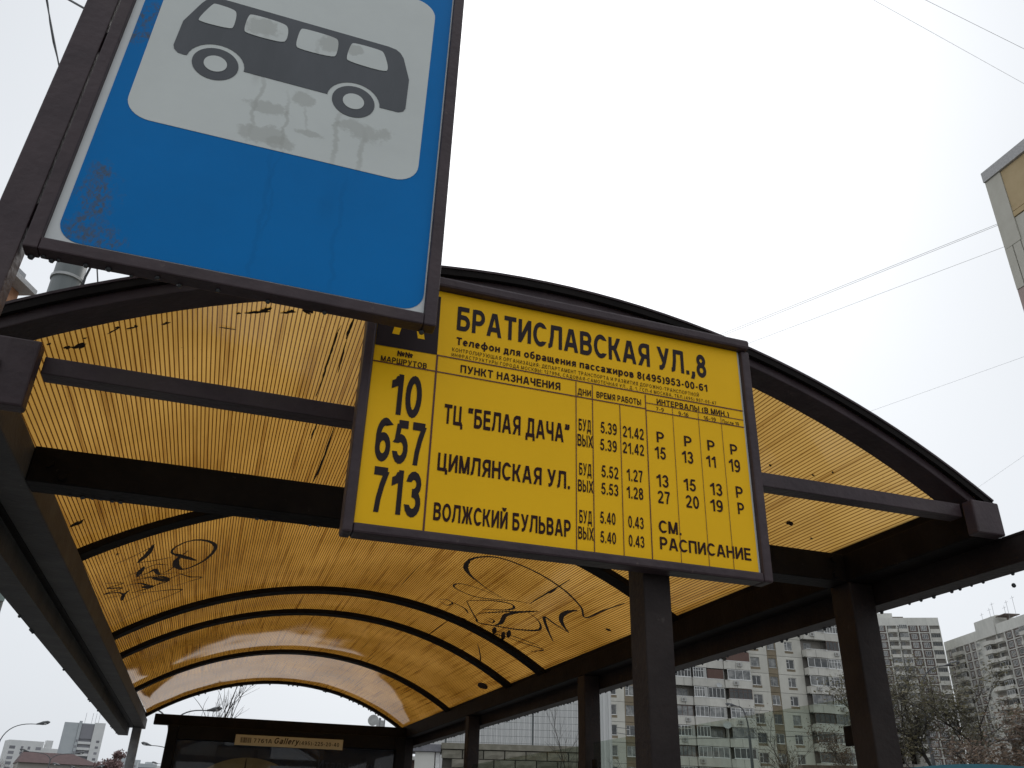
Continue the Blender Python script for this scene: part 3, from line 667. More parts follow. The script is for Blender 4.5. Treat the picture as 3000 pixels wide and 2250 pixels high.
rw = rad(wf, [(893, 270), (1101, 310), (1010, 216), (985, 364)]); rh = rad(wf, [(946, 280), (1050, 300), (1000, 252), (994, 327)])
rc = rad(wf, [(1128, 325), (1000, 199)]); rwr = rad(wr, [(1541, 440), (1733, 480), (1645, 392), (1635, 536)]); rhr = rad(wr, [(1590, 450), (1685, 475), (1640, 428), (1638, 500)]); rcr = rad(wr, [(1520, 430), (1640, 374), (1757, 492)])
def cut(c, r, pa, pb, n=16):  # arch of the wheel opening between two body points, over the top
    a0 = math.atan2(pa[1]-c[2], pa[0]-c[0]); a1 = math.atan2(pb[1]-c[2], pb[0]-c[0])
    if a1 < a0: a1 += 2*PI
    return [(c[0]+r*math.cos(a0+(a1-a0)*i/n), c[2]+r*math.sin(a0+(a1-a0)*i/n)) for i in range(n+1)]
ups = P5([(848, 90), (935, 8), (955, -6), (985, -14), (1040, -8), (1800, 210), (1835, 224), (1855, 240), (1870, 265), (1895, 365), (1878, 498), (1868, 510), (1845, 514)])
rr_, rl_ = P5([(1757, 492), (1520, 430)]); fr_, fl_ = P5([(1128, 325), (878, 252)])
body = ups+[rr_]+cut(wr, rcr, rr_, rl_)+[rl_, fr_]+cut(wf, rc, fr_, fl_)+P5([(850, 246), (822, 236), (806, 218), (803, 200)])
bus = G(poly(body[::-1] if False else body, -.0022), 'bus_pictogram', M['bus'])
def disc(c, r, lift, name, m):
    me = poly([(c[0]+r*math.cos(-2*PI*i/36), c[2]+r*math.sin(-2*PI*i/36)) for i in range(36)], lift)
    return me.build(name, m, bus)
for c, a, h in ((wf, rw, rh), (wr, rwr, rhr)):
    disc(c, a, -.0021, 'wheel', M['bus']); disc(c, h, -.0015, 'hub', M['field'])
for wv in ([(925, 95), (917, 80), (985, 14), (1000, 12), (1085, 40), (1098, 60), (1083, 120), (1066, 130)], [(1150, 68), (1168, 60), (1318, 105), (1337, 128), (1330, 178), (1308, 195), (1142, 150), (1128, 132)],
           [(1390, 132), (1408, 127), (1555, 170), (1570, 190), (1560, 248), (1542, 262), (1382, 222), (1368, 203)], [(1625, 200), (1642, 194), (1762, 228), (1780, 242), (1800, 312), (1785, 331), (1614, 280), (1603, 262)]):
    for _ in range(2):
        wv = [q for i in range(len(wv)) for q in (((wv[i][0]*.75+wv[(i+1) % len(wv)][0]*.25), (wv[i][1]*.75+wv[(i+1) % len(wv)][1]*.25)), ((wv[i][0]*.25+wv[(i+1) % len(wv)][0]*.75), (wv[i][1]*.25+wv[(i+1) % len(wv)][1]*.75)))]
    poly(P5(wv), -.0015).build('bus_window', M['field'], bus)

# ================================================================== YELLOW TIMETABLE BOARD
BO = np.array([.1259258, 1.02, .3246764]); BM = eul(R(.0449), R(.8731), R(.0149)); BW, BH = .5876, .3617
bd = thing('timetable_board', (0, 0, 0), 'yellow bus timetable board in a brown frame hung at the front of the shelter', 'timetable board')
_m = Matrix.Identity(4)
for i in range(3):
    for j in range(3): _m[i][j] = BM[i, j]
    _m[i][3] = BO[i]
bd.matrix_world = _m
def bl_(px, py):
    d = ray(px, py); n = BM[:, 1]; t = (BO @ n)/(d @ n); q = BM.T @ (d*t-BO); return q[0], q[2]
z2 = lambda x, y: bl_(900+x*.6781, 750+y*.6781)
B = lambda mb, name, m, bevel=0, **k: mb.build(name, m, bd, None, bevel, **k)
B(MB().box((-.0135, -.004, -.0135), (.0, .028, BH+.001)), 'frame_rail', M['paint'], .003)
B(MB().box((BW, -.004, -.0135), (BW+.0155, .028, BH+.001)), 'frame_rail', M['paint'], .003)
B(MB().box((.0002, -.004, -.0135), (BW-.0002, .028, .0)), 'frame_rail', M['paint'], .003)
B(MB().box((-.0135, -.012, BH+.0012), (BW+.012, .028, BH+.018)), 'frame_hood', M['paint'], .004)
B(MB().box((.0003, .004, .0002), (BW-.0003, .020, BH+.0008)), 'backing_panel', M['white'])
B(MB().box((.0008, .002, .0008), (BW-.0045, .0038, BH+.0006)), 'yellow_film', M['yellow'])
fnb = lambda u, v, l: (u, .0014-l, v)
hd = MB(); p0 = z2(562, 425); p1 = z2(288, 378)
hd.add([fnb(.001, p1[1], 0), fnb(p0[0], p0[1], 0), fnb(z2(580, 175)[0], z2(580, 175)[1], 0), fnb(.001, z2(580, 175)[1], 0)], [(0, 1, 2, 3)])
B(hd, 'header_block', M['ink'])
aL = z2(368, 330); aR = z2(508, 362)
g = MB(); text_mesh(g, 'А', fnb, aL[0], (aL[1]+aR[1])/2, aR[0], (aL[1]+aR[1])/2, .08, lift0=.0003); B(g, 'header_letter', M['yellow'])
def line(s, L, Rt, top, name='lettering', m='ink_brown', thick=1, slant=0, track=.15):
    a = z2(*L); b = z2(*Rt); t = z2(*top); v = (a[1]+b[1])/2
    g = MB(); text_mesh(g, s, fnb, a[0], v, b[0], v, (t[1]-a[1])*1.035, slant=slant, thick=thick*1.22, track=track); B(g, name, M[m])
line('БРАТИСЛАВСКАЯ УЛ.,8', (648, 315), (1728, 527), (655, 218), 'stop_name', 'ink', .98)
line('Телефон для обращения пассажиров 8(495)953-00-61', (645, 378), (1732, 587), (648, 347), thick=1.0, track=.17)
line('КОНТРОЛИРУЮЩАЯ ОРГАНИЗАЦИЯ: ДЕПАРТАМЕНТ ТРАНСПОРТА И РАЗВИТИЯ ДОРОЖНО-ТРАНСПОРТНОЙ', (627, 408), (1695, 608), (628, 392), thick=.58, track=.22)
line('ИНФРАСТРУКТУРЫ ГОРОДА МОСКВЫ: 127994, САДОВАЯ-САМОТЕЧНАЯ УЛ., Д. 1, ГСП-4 МОСКВА, ТЕЛ.(495) 957-05-47', (625, 430), (1770, 643), (626, 415), thick=.58, track=.22)
line('ПУНКТ НАЗНАЧЕНИЯ', (663, 502), (1095, 578), (665, 470), thick=.95)
line('№№', (390, 430), (455, 441), (391, 407)); line('МАРШРУТОВ', (318, 450), (517, 486), (319, 427), thick=.85)
for s, L, Rt, tp in (('10', (352, 680), (487, 697), (358, 509)), ('657', (288, 882), (502, 903), (294, 702)), ('713', (270, 1101), (484, 1128), (277, 912))):
    line(s, L, Rt, tp, 'route_number', 'ink', .95, track=.13)
line('ДНИ', (1170, 597), (1228, 605), (1172, 571), thick=.8)
line('ВРЕМЯ РАБОТЫ', (1252, 612), (1445, 641), (1254, 587), thick=.9)
line('ИНТЕРВАЛЫ (В МИН.)', (1513, 640), (1825, 693), (1515, 617), thick=.85)
for s, L, Rt, tp in (('7-9', (1510, 667), (1543, 671), (1510, 651)), ('9-16', (1607, 688), (1650, 693), (1609, 671)), ('16-19', (1716, 707), (1768, 714), (1716, 690)), ('После 19', (1798, 723), (1868, 733), (1798, 706))):
    line(s, L, Rt, tp, thick=.65)
for s, L, Rt, tp in (('ТЦ “БЕЛАЯ ДАЧА”', (590, 722), (1135, 806), (592, 641)), ('ЦИМЛЯНСКАЯ УЛ.', (563, 922), (1137, 1008), (568, 848)), ('ВОЛЖСКИЙ БУЛЬВАР', (545, 1137), (1140, 1216), (547, 1063))):
    line(s, L, Rt, tp, 'destination', 'ink_brown', .95)
for s, L, Rt, tp in (('БУД', (1175, 750), (1228, 762), (1175, 700)), ('ВЫХ', (1170, 818), (1236, 828), (1171, 768)), ('БУД', (1177, 943), (1230, 952), (1177, 892)), ('ВЫХ', (1172, 1015), (1238, 1023), (1172, 965)), ('БУД', (1178, 1150), (1232, 1160), (1178, 1095)), ('ВЫХ', (1173, 1220), (1240, 1230), (1174, 1167)),
    ('5.39', (1270, 765), (1340, 772), (1270, 717)), ('21.42', (1366, 782), (1457, 792), (1366, 735)), ('5.39', (1268, 838), (1340, 846), (1268, 790)), ('21.42', (1366, 850), (1458, 862), (1366, 803)),
    ('5.52', (1274, 955), (1347, 962), (1274, 905)), ('1.27', (1383, 970), (1453, 977), (1383, 920)), ('5.53', (1273, 1028), (1347, 1037), (1273, 979)), ('1.28', (1383, 1045), (1455, 1053), (1383, 995)),
    ('5.40', (1268, 1153), (1335, 1162), (1268, 1103)), ('0.43', (1390, 1172), (1457, 1180), (1390, 1122)), ('5.40', (1269, 1237), (1337, 1245), (1269, 1188)), ('0.43', (1392, 1252), (1460, 1262), (1392, 1203)),
    ('Р', (1513, 803), (1545, 806), (1513, 759)), ('Р', (1632, 820), (1665, 824), (1632, 777)), ('Р', (1733, 838), (1765, 842), (1733, 795)), ('Р', (1832, 855), (1863, 860), (1832, 812)),
    ('15', (1505, 872), (1553, 880), (1505, 821)), ('13', (1623, 890), (1672, 898), (1623, 840)), ('11', (1728, 908), (1770, 914), (1728, 861)), ('19', (1827, 928), (1875, 935), (1827, 876)),
    ('13', (1512, 995), (1565, 1000), (1512, 943)), ('15', (1630, 1010), (1683, 1017), (1630, 960)), ('13', (1745, 1030), (1798, 1037), (1745, 979)), ('Р', (1857, 1042), (1887, 1046), (1857, 995)),
    ('27', (1518, 1065), (1572, 1073), (1518, 1013)), ('20', (1640, 1085), (1697, 1092), (1640, 1033)), ('19', (1746, 1100), (1800, 1107), (1746, 1050)), ('Р', (1865, 1113), (1893, 1117), (1865, 1065)),
    ('СМ.', (1523, 1195), (1620, 1203), (1523, 1144)), ('РАСПИСАНИЕ', (1528, 1268), (1922, 1313), (1528, 1216))):
    line(s, L, Rt, tp, 'timetable_entry', 'ink_brown', .82 if s not in ('СМ.', 'РАСПИСАНИЕ') else .9, track=.13)
def rule(a, b, wd, vert=False):
    a = z2(*a); b = z2(*b); g = MB()
    if vert:
        x = (a[0]+b[0])/2; g.add([fnb(x-wd, b[1], .0001), fnb(x+wd, b[1], .0001), fnb(x+wd, a[1], .0001), fnb(x-wd, a[1], .0001)], [(0, 1, 2, 3)])
    else:
        v = (a[1]+b[1])/2; g.add([fnb(a[0], v-wd, .0002), fnb(b[0], v-wd, .0002), fnb(b[0], v+wd, .0002), fnb(a[0], v+wd, .0002)], [(0, 1, 2, 3)])
    B(g, 'table_rule', M['inkline'])
rule((562, 426), (1885, 669), .0009); rule((283, 451), (1463, 655), .0009); rule((1463, 632), (1887, 708), .0006); rule((1465, 662), (1890, 741), .0008)
for a, b, wd in (((562, 425), (505, 1190), .0013), ((1162, 541), (1167, 1271), .0007), ((1232, 554), (1245, 1281), .0007), ((1352, 641), (1372, 1297), .0006), ((1460, 597), (1497, 1310), .0008), ((1578, 655), (1622, 1327), .0004), ((1690, 676), (1742, 1342), .0004), ((1787, 693), (1850, 1355), .0004)):
    rule(a, b, wd, True)
pm = MB().box((.5395, 1.052, GZ), (.5815, 1.1, .66)); o = pm.build('support_post', M['post'], None, None, .002)
o.parent = bd; o.matrix_parent_inverse = bd.matrix_world.inverted()
pm = MB().box((.20, 1.055, .40), (.538, 1.07, .425)).box((.583, 1.055, .40), (.70, 1.07, .425)); o = pm.build('mounting_bar', M['paint_shaded'], None); o.parent = bd; o.matrix_parent_inverse = bd.matrix_world.inverted()

# ================================================================== ADVERTISING CASE
cs = thing('poster_case', (.55, 6.17, GZ), 'dark illuminated-style poster case closing the far end of the shelter, with a phone plate', 'poster case')
def K(mb, name, m, bevel=0, **k):
    o = mb.build(name, m, cs, None, bevel, **k); o.location = (-.55, -6.17, -GZ); return o
M['case'] = mat('case_dark_paint', (.007, .006, .006), .55, var=.3, spec=.12)
M['poster'] = mat('poster_navy', (.010, .014, .028), .5, var=.5, scale=5)
M['posterlight'] = mat('poster_beige', (.20, .165, .09), .5, var=.1)
M['plate'] = mat('plate_cream', (.42, .36, .25), .5, var=.05)
M['ghost'] = mat('poster_blue_grey', (.035, .045, .07), .6, var=.3)
K(MB().box((-.25, 6.10, -1.5), (-.19, 6.26, .486)), 'case_frame', M['case'], .004)
K(MB().box((1.21, 6.10, -1.5), (XR-.002, 6.26, .4865)), 'case_frame', M['case'], .004)
K(MB().box((-.189, 6.10, .405), (1.209, 6.26, .486)), 'case_frame', M['case'], .004)
K(MB().box((-.189, 6.10, -1.5), (1.209, 6.26, -1.4)), 'case_frame', M['case'], .004)
K(MB().box((-.189, 6.15, -1.4), (1.209, 6.22, .404)), 'poster', M['poster'])
K(MB().box((-.20, 6.12, GZ), (-.14, 6.24, -1.5)).box((1.16, 6.12, GZ), (1.22, 6.24, -1.5)), 'case_feet', M['case'])
cc = onp(720, 2290, 1, 6.149); rcx = .32
K(MB().add([(cc[0]+.42*math.cos(2*PI*i/48), 6.1485, cc[2]-.22+.36*math.sin(2*PI*i/48)) for i in range(48)], [tuple(range(48))]), 'poster_disc', M['posterlight'])
sp = onp(722, 2222, 1, 6.147)
K(MB().add([(sp[0]-.002, 6.1475, sp[2]), (sp[0]+.002, 6.1475, sp[2]), (sp[0]+.004, 6.1475, sp[2]-.05), (sp[0]+.03, 6.1475, sp[2]-.16), (sp[0]-.03, 6.1475, sp[2]-.16), (sp[0]-.004, 6.1475, sp[2]-.05)], [(0, 5, 4, 3, 2, 1)]), 'poster_spire', M['case'])
for q in ([(791, 2192), (857, 2193), (905, 2225), (783, 2222)], [(793, 2243), (845, 2244), (852, 2262), (790, 2262)]):
    K(MB().add([onp(x, y, 1, 6.1462) for x, y in q], [(0, 1, 2, 3)]), 'poster_patch', M['ghost'])
fnc = lambda u, v, l: (u, 6.146-l, v)
a = onp(930, 2252, 1, 6.146); b = onp(1115, 2260, 1, 6.146)
g = MB(); text_mesh(g, 'Итальянский', fnc, a[0], a[2], b[0], a[2], .055); K(g, 'poster_lettering', M['ghost'])
a = onp(960, 2230, 1, 6.146); b = onp(1100, 2236, 1, 6.146)
a = onp(686, 2184, 1, 6.094); b = onp(1003, 2196, 1, 6.094); t0 = onp(690, 2151, 1, 6.094)
zb, zt = (a[2]+b[2])/2, t0[2]
K(MB().box((a[0], 6.094, zb), (b[0], 6.0985, zt)), 'number_plate', M['plate'], .001)
fnp = lambda u, v, l: (u, 6.0935-l, v)
pu = lambda x: a[0]+(b[0]-a[0])*(x-612)/(1545-612); ph = zt-zb
g = MB()
xx = 655; rn = random.Random(3)
while xx < 748:
    wv = rn.choice([2, 3, 5]); g.add([fnp(pu(xx), zb+ph*.25, 0), fnp(pu(xx+wv), zb+ph*.25, 0), fnp(pu(xx+wv), zb+ph*.75, 0), fnp(pu(xx), zb+ph*.75, 0)], [(0, 1, 2, 3)]); xx += wv+rn.choice([2, 3, 4])
K(g, 'barcode', M['ink'])
for s, x0, x1, h, sl, th in (('7761А', 768, 925, .4, 0, .95), ('Gallery', 940, 1150, .58, .25, 1.1), ('(495)-225-20-40', 1162, 1512, .38, 0, .9)):
    g = MB(); text_mesh(g, s, fnp, pu(x0), zb+ph*.3, pu(x1), zb+ph*.3, ph*h, slant=sl, thick=th); K(g, 'plate_lettering', M['ink'])
K(MB().box((-.185, 6.112, -1.39), (1.205, 6.118, .40)), 'case_glass', M['casegl'])

# ================================================================== BUILDINGS
M['panelA'] = mat('beige_concrete_panel', (.53, .515, .455), .85, scale=.8, rand=.06, bump=.2, bscale=6, col2=(.62, .605, .54), stretch=(1, 1, .5))
M['panelW'] = mat('grey_white_panel', (.58, .575, .53), .85, scale=.7, rand=.05, bump=.2, bscale=6, col2=(.68, .67, .62), stretch=(1, 1, .4))
M['joint'] = mat('panel_joint', (.09, .088, .08), .9)
M['ochre'] = mat('ochre_panel', (.20, .165, .11), .85, scale=1, rand=.06, col2=(.26, .21, .145))
M['brownp'] = mat('brown_facing', (.12, .09, .08), .85, scale=1, rand=.12, col2=(.17, .135, .12))
M['parapet'] = mat('balcony_parapet', (.54, .525, .475), .85, scale=1.2, rand=.10, col2=(.63, .615, .56), stretch=(1, 1, .4))
M['recess'] = mat('shaded_recess', (.22, .205, .185), .9, rand=.3)  # balcony back walls, recess shade put into the colour
M['wframe'] = mat('white_window_frame', (.74, .74, .72), .5, rand=.08)
M['dframe'] = mat('old_wood_frame', (.12, .085, .07), .7, rand=.25)
M['gframe'] = mat('grey_window_frame', (.30, .30, .28), .6, rand=.15)
M['clad'] = mat('red_brown_cladding', (.085, .045, .035), .7, rand=.2, stretch=(8, 1, 1), scale=2, col2=(.12, .07, .055))
M['dish'] = mat('dish_grey', (.45, .46, .45), .5)
M['acbox'] = mat('air_conditioner_white', (.42, .42, .40), .5)
def pane_mat(name, a, b, rand):
    m = mat(name, a, .08, scale=1.2, rand=rand, col2=b, spec=.6, thr=(.4, .6)); return m
M['pane'] = pane_mat('window_pane', (.08, .085, .085), (.22, .22, .21), .5)
M['pane_d'] = pane_mat('dark_window_pane', (.025, .03, .032), (.07, .07, .065), .4)
mcache = {}
def shared(key, fn):
    if key not in mcache: mcache[key] = fn()
    return mcache[key]
def frame_mesh(w_, h_, div, bar=.07, dep=.08, trans=None):
    mb = MB().box((0, 0, 0), (w_, dep, bar)).box((0, 0, h_-bar), (w_, dep, h_)).box((0, .001, bar), (bar, dep, h_-bar)).box((w_-bar, .001, bar), (w_, dep, h_-bar))
    for d in div: mb.box((w_*d-bar*.5, .002, bar), (w_*d+bar*.5, dep, h_-bar))
    if trans: mb.box((bar, .003, h_*trans[1]-bar*.4), (w_*trans[0], dep, h_*trans[1]+bar*.4))
    return mb
def window(parent, x, z, w_, h_, kind=0, y=.08, fm='wframe', pm='pane'):
    key = ('f', round(w_, 2), round(h_, 2), kind, fm)
    spec = {0: ((.38,), (.38, .68)), 1: ((.5,), None), 2: ((.33, .66), None), 3: ((.25, .5, .75), None), 4: ((.2, .4, .6, .8), (1, .7)), 5: ((.36,), (.36, .6))}[kind]
    me = shared(key, lambda: frame_mesh(w_, h_, spec[0], trans=spec[1]).mesh('window', M[fm]))
    o = link('window', me, parent, (x, y, z))
    pk = ('p', round(w_, 2), round(h_, 2), pm)
    pme = shared(pk, lambda: MB().box((.03, .04, .03), (w_-.03, .06, h_-.03)).mesh('pane', M[pm]))
    link('pane', pme, o)
    return o
def boxpart(parent, name, a, b, m, key=None):
    dims = tuple(round(b[i]-a[i], 3) for i in range(3))
    me = shared(('b', name, dims, m), lambda: MB().box((0, 0, 0), dims).mesh(name, M[m]))
    return link(name, me, parent, a)
def holed(parent, x0, x1, z0, z1, holes, m, th=.3, name='wall_panel', y=0):
    """a wall panel with rectangular window openings, as one piece"""
    key = ('h', round(x1-x0, 3), round(z1-z0, 3), tuple((round(a-x0, 2), round(b-x0, 2), round(c-z0, 2), round(d-z0, 2)) for a, b, c, d in holes), m, th)
    def mk():
        mb = MB(); X = 0; W_ = x1-x0; Hh = z1-z0
        for a, b, c, d in sorted(holes):
            a -= x0; b -= x0; c -= z0; d -= z0
            if a > X: mb.box((X, 0, 0), (a, th, Hh))
            mb.box((a, 0, 0), (b, th, c)); mb.box((a, 0, d), (b, th, Hh)); X = b
        if X < W_: mb.box((X, 0, 0), (W_, th, Hh))
        return mb.mesh(name, M[m])
    return link(name, shared(key, mk), parent, (x0, y, z0))
def bldg(px, py, D, az, label):
    P = far(px, py, D); rz = R(90-az)
    return thing('apartment_building', (P[0], P[1], GZ), label, 'building', rz, None), P
rnd = random.Random(11)
# --- beige panel block straight behind the shelter
S1 = 145/112
b1, P1 = bldg(2250, 2000, 145, 93.7, 'beige panel apartment block with glazed balconies and an ochre window strip, behind the shelter posts')
J = .05
FL = 2.8; Z0 = 17.13-GZ          # height of one known window sill above the ground
sills = [Z0+FL*k for k in range(-6, 5)]
bays = [(-29.2, -24.3, 'w', (-27.2, -25.6)), (-24.3, -22.4, 's', (-24.15, -22.6)), (-22.4, -16.6, 'w', (-20.4, -18.8)), (-3.6, .35, 'w', (-2.7, -1.13)), (.35, 2.05, 's', (.48, 1.87)), (2.05, 6.7, 'w', (3.68, 5.1))]
top = sills[-1]+2.2
boxpart(b1, 'wall_core', (-29.1, .32, 0), (13.55, 12, top), 'joint')
boxpart(b1, 'end_wall', (13.56, .02, 0), (13.8, 12, top), 'panelA')
boxpart(b1, 'roof', (-29.4, -.3, top+.01), (14.0, 12.3, top+.8), 'panelW')
for fi, sz in enumerate(sills):
    zf = sz-.95
    for x0, x1, kd, (wa, wb) in bays:
        m = 'panelA' if kd == 'w' else 'ochre'
        if kd == 'w':
            holed(b1, x0+J/2, x1-J/2, zf+J/2, zf+FL-J/2, [(wa, wb, sz, sz+1.43)], m)
            boxpart(b1, 'ochre_apron', (wa-.05, -.012, sz-.42), (wb+.05, .0, sz-.06), 'ochre')
        else:
            holed(b1, x0+J/2, x1-J/2, zf+J/2, zf+FL-J/2, [(wa, wb, sz, sz+1.43)], m, .25, y=.03)
        window(b1, wa, sz, wb-wa, 1.43, rnd.choice([0, 0, 5, 1]), y=.12, fm=rnd.choice(['wframe', 'wframe', 'gframe']), pm=rnd.choice(['pane', 'pane', 'pane_d']))
        boxpart(b1, 'sill', (wa-.04, -.05, sz-.05), (wb+.04, .12, sz-.005), 'wframe')
    pt = sz+.25
    # balconies: (x0, x1, protrusion)
    for bi, (x0, x1, pr) in enumerate(((-16.5, -13.55, 1.0), (-13.5, -11.1, 1.25), (-11.05, -8.1, 1.0), (-7.8, -3.65, 1.5), (6.75, 10.55, 1.5), (10.6, 13.5, 1.1))):
        prof = [(x0+.02, -pr), (x1-.02, -pr), (x1-.02, 0), (x0+.02, 0)]
        if bi == 3: prof = [(x0+.35, -pr), (x1-.02, -pr), (x1-.02, 0), (x0-.2, 0), (x0-.2, -pr+.45)]
        if bi == 4: prof = [(x0+.02, -pr+.25), (x0+1.0, -pr), (x1-1.0, -pr), (x1-.02, -pr+.25), (x1-.02, 0), (x0+.02, 0)]
        def mkp(prof=prof, x0=x0):
            n = len(prof); mb = MB(); mb.v = [(x-x0, y, 0) for x, y in prof]+[(x-x0, y, 1.18) for x, y in prof]
            mb.f = [tuple(range(n)), tuple(range(n, 2*n))[::-1]]+[(i, n+i, n+(i+1) % n, (i+1) % n) for i in range(n)]
            return mb.mesh('balcony', M['parapet'])
        bo = link('balcony', shared(('balc', bi), mkp), b1, (x0, 0, pt-1.18))
        if bi in (0, 3, 4): link('parapet_joint', shared(('pj', bi), lambda: MB().box((1.55, -pr-.006, .03), (1.60, -pr+.01, 1.12)).mesh('parapet_joint', M['joint'])), bo)
        link('parapet_cap', shared(('cap', bi), lambda: MB().box((0, -pr-.04, 0), (x1-x0-.04, -pr+.1, .07)).mesh('parapet_cap', M['wframe'])), bo, (0, 0, 1.185))
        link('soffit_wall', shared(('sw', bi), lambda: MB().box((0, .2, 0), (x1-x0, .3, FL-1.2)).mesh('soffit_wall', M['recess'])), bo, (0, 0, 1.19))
        g = rnd.random(); ww = x1-x0-.25; oh = FL-1.18-.16
        if g < .78:
            fm = rnd.choice(['wframe', 'wframe', 'wframe', 'gframe', 'dframe']); kd = rnd.choice([2, 3, 3, 4])
            window(b1, x0+.12, pt+.08, ww, oh, kd, y=-pr+.02 if bi != 4 else -pr+.26, fm=fm, pm=rnd.choice(['pane', 'pane_d']))
            if rnd.random() < .4: boxpart(b1, 'side_cladding', (x1-.55, -pr-.0, pt+.085), (x1-.08, -pr+.015, pt+.06+oh), 'acbox')
        elif g < .85:
            boxpart(b1, 'balcony_cladding', (x0+.1, -pr-.02, pt+.08), (x1-.1, -pr+.04, pt+oh), 'clad')
        else:
            window(b1, x0+.5, pt-.3, min(1.4, ww*.45), 1.6, 5, y=.11, fm='gframe')
            if rnd.random() < .5: window(b1, x0+ww*.62, pt+.05, ww*.35, 1.2, 1, y=.11, fm='gframe')
        if rnd.random() < .28:
            ac = boxpart(b1, 'air_conditioner', (x0+rnd.uniform(.2, ww-.9), -pr-.35, pt-.78), (0, 0, 0), 'acbox') if False else link('air_conditioner', shared('ac', lambda: MB().box((0, 0, 0), (.8, .3, .55)).mesh('air_conditioner', M['acbox'])), b1, (x0+rnd.uniform(.2, ww-.9), -pr-.32, pt-.75))
            link('fan_grille', shared('fan', lambda: MB().tube([(.3, -.012, .27), (.3, .001, .27)], .2, 12).mesh('fan_grille', M['recess'])), ac)
    boxpart(b1, 'corner_panel', (-8.05, -.6, zf+.02), (-7.85, .0, zf+FL-.02), 'panelW')
    for x0, x1 in ((-16.6, -3.6), (6.7, 13.55)):
        boxpart(b1, 'floor_slab', (x0+.02, -.9, zf+.02), (x1-.02, .3, zf+.15), 'joint')
def dishpart(parent, x, y, z, r, rx=R(70)):
    def mk():
        mb = MB(); n = 16; mb.v = [(0, 0, 0)]
        for k, rr in enumerate((.5, 1.0)):
            mb.v += [(r*rr*math.cos(2*PI*i/n), r*rr*math.sin(2*PI*i/n), r*.28*rr*rr) for i in range(n)]
        mb.f = [(0, 1+i, 1+(i+1) % n) for i in range(n)]+[(1+i, 1+n+i, 1+n+(i+1) % n, 1+(i+1) % n) for i in range(n)]
        mb.tube([(0, -r*.9, .1), (0, 0, r*.8)], .012, 5)
        return mb.mesh('satellite_dish', M['dish'])
    return link('satellite_dish', shared(('dish', r), mk), parent, (x, y, z), rot=(R(65), 0, R(-20)))
dishpart(b1, -8.6, -1.6, 13.55-GZ, .62); dishpart(b1, -9.3, -1.5, 19.2-GZ, .42); dishpart(b1, 13.0, -1.6, 16.3-GZ, .4)

# --- tall tower with brown window panels
S2 = 324/250
b2, P2 = bldg(2700, 1900, 324, 116, 'tall white gridded tower with brown window surrounds, right of the last shelter post')
r1 = 61.9-GZ
boxpart(b2, 'wall_core', (-17, .3, 0), (7.1, 16, r1+3.2), 'panelW')
for i, (x0, x1) in enumerate(((-17, -9), (-8.97, -3), (-2.97, 3.2), (3.23, 7.15))):
    boxpart(b2, 'attic_panel', (x0, -.1, r1+.95), (x1, .29, r1+3.6), 'panelW')
boxpart(b2, 'roof_house', (-15, 2, r1+3.61), (-7, 10, r1+5.6), 'panelW'); boxpart(b2, 'roof_house', (-6.9, 3, r1+3.61), (-3.2, 9, r1+4.6), 'brownp')
cols2 = [(-16, -13.3, 'b'), (-13.1, -10.6, 'w'), (-9.95, -7.1, 'b'), (-6.4, -3.6, 'b'), (-2.95, -.1, 'w'), (.5, 3.45, 'w'), (4.0, 7.1, 'l')]
for x in (-16.2, -13.2, -10.3, -6.75, -3.3, .2, 3.65): boxpart(b2, 'pilaster', (x-.17, -.22, 0), (x+.17, .29, r1+.9), 'panelW')
boxpart(b2, 'pilaster', (6.95, -.15, 0), (7.2, .29, r1+.9), 'panelA')
def tower_row(b, z, cols, lights=True, dz=2.8):
    for x0, x1, k in cols:
        if k == 'w':
            holed(b, x0, x1, z-1.15, z+1.2, [(x0+.55, x1-.55, z-.75, z+.85)], 'brownp', .2, 'brown_panel', y=.04)
            window(b, x0+.55, z-.75, x1-x0-1.1, 1.6, 2 if x1-x0 > 2.2 else 1, y=.0, pm='pane')
        elif k == 'b':
            boxpart(b, 'balcony', (x0, -1.0, z-1.35), (x1, .0, z-.3), 'parapet')
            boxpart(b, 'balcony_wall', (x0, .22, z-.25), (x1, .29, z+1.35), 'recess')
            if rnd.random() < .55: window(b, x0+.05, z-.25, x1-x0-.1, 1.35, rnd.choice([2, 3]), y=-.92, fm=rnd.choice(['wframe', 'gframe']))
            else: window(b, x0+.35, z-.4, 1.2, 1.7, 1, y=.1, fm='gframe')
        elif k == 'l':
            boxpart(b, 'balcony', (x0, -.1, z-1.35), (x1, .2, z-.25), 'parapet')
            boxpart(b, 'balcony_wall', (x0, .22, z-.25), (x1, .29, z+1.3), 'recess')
            if rnd.random() < .5: window(b, x0+.1, z-.22, x1-x0-.2, 1.2, 3, y=.02, fm='gframe', pm='pane_d')
        elif k == 's':
            window(b, x0, z-.3, x1-x0, .9, 1, y=-.02)
for k in range(22):
    z = r1-2.8*k
    tower_row(b2, z, cols2)
    boxpart(b2, 'band', (-16.9, -.14, z-1.6), (6.9, .29, z-1.36), 'panelW')
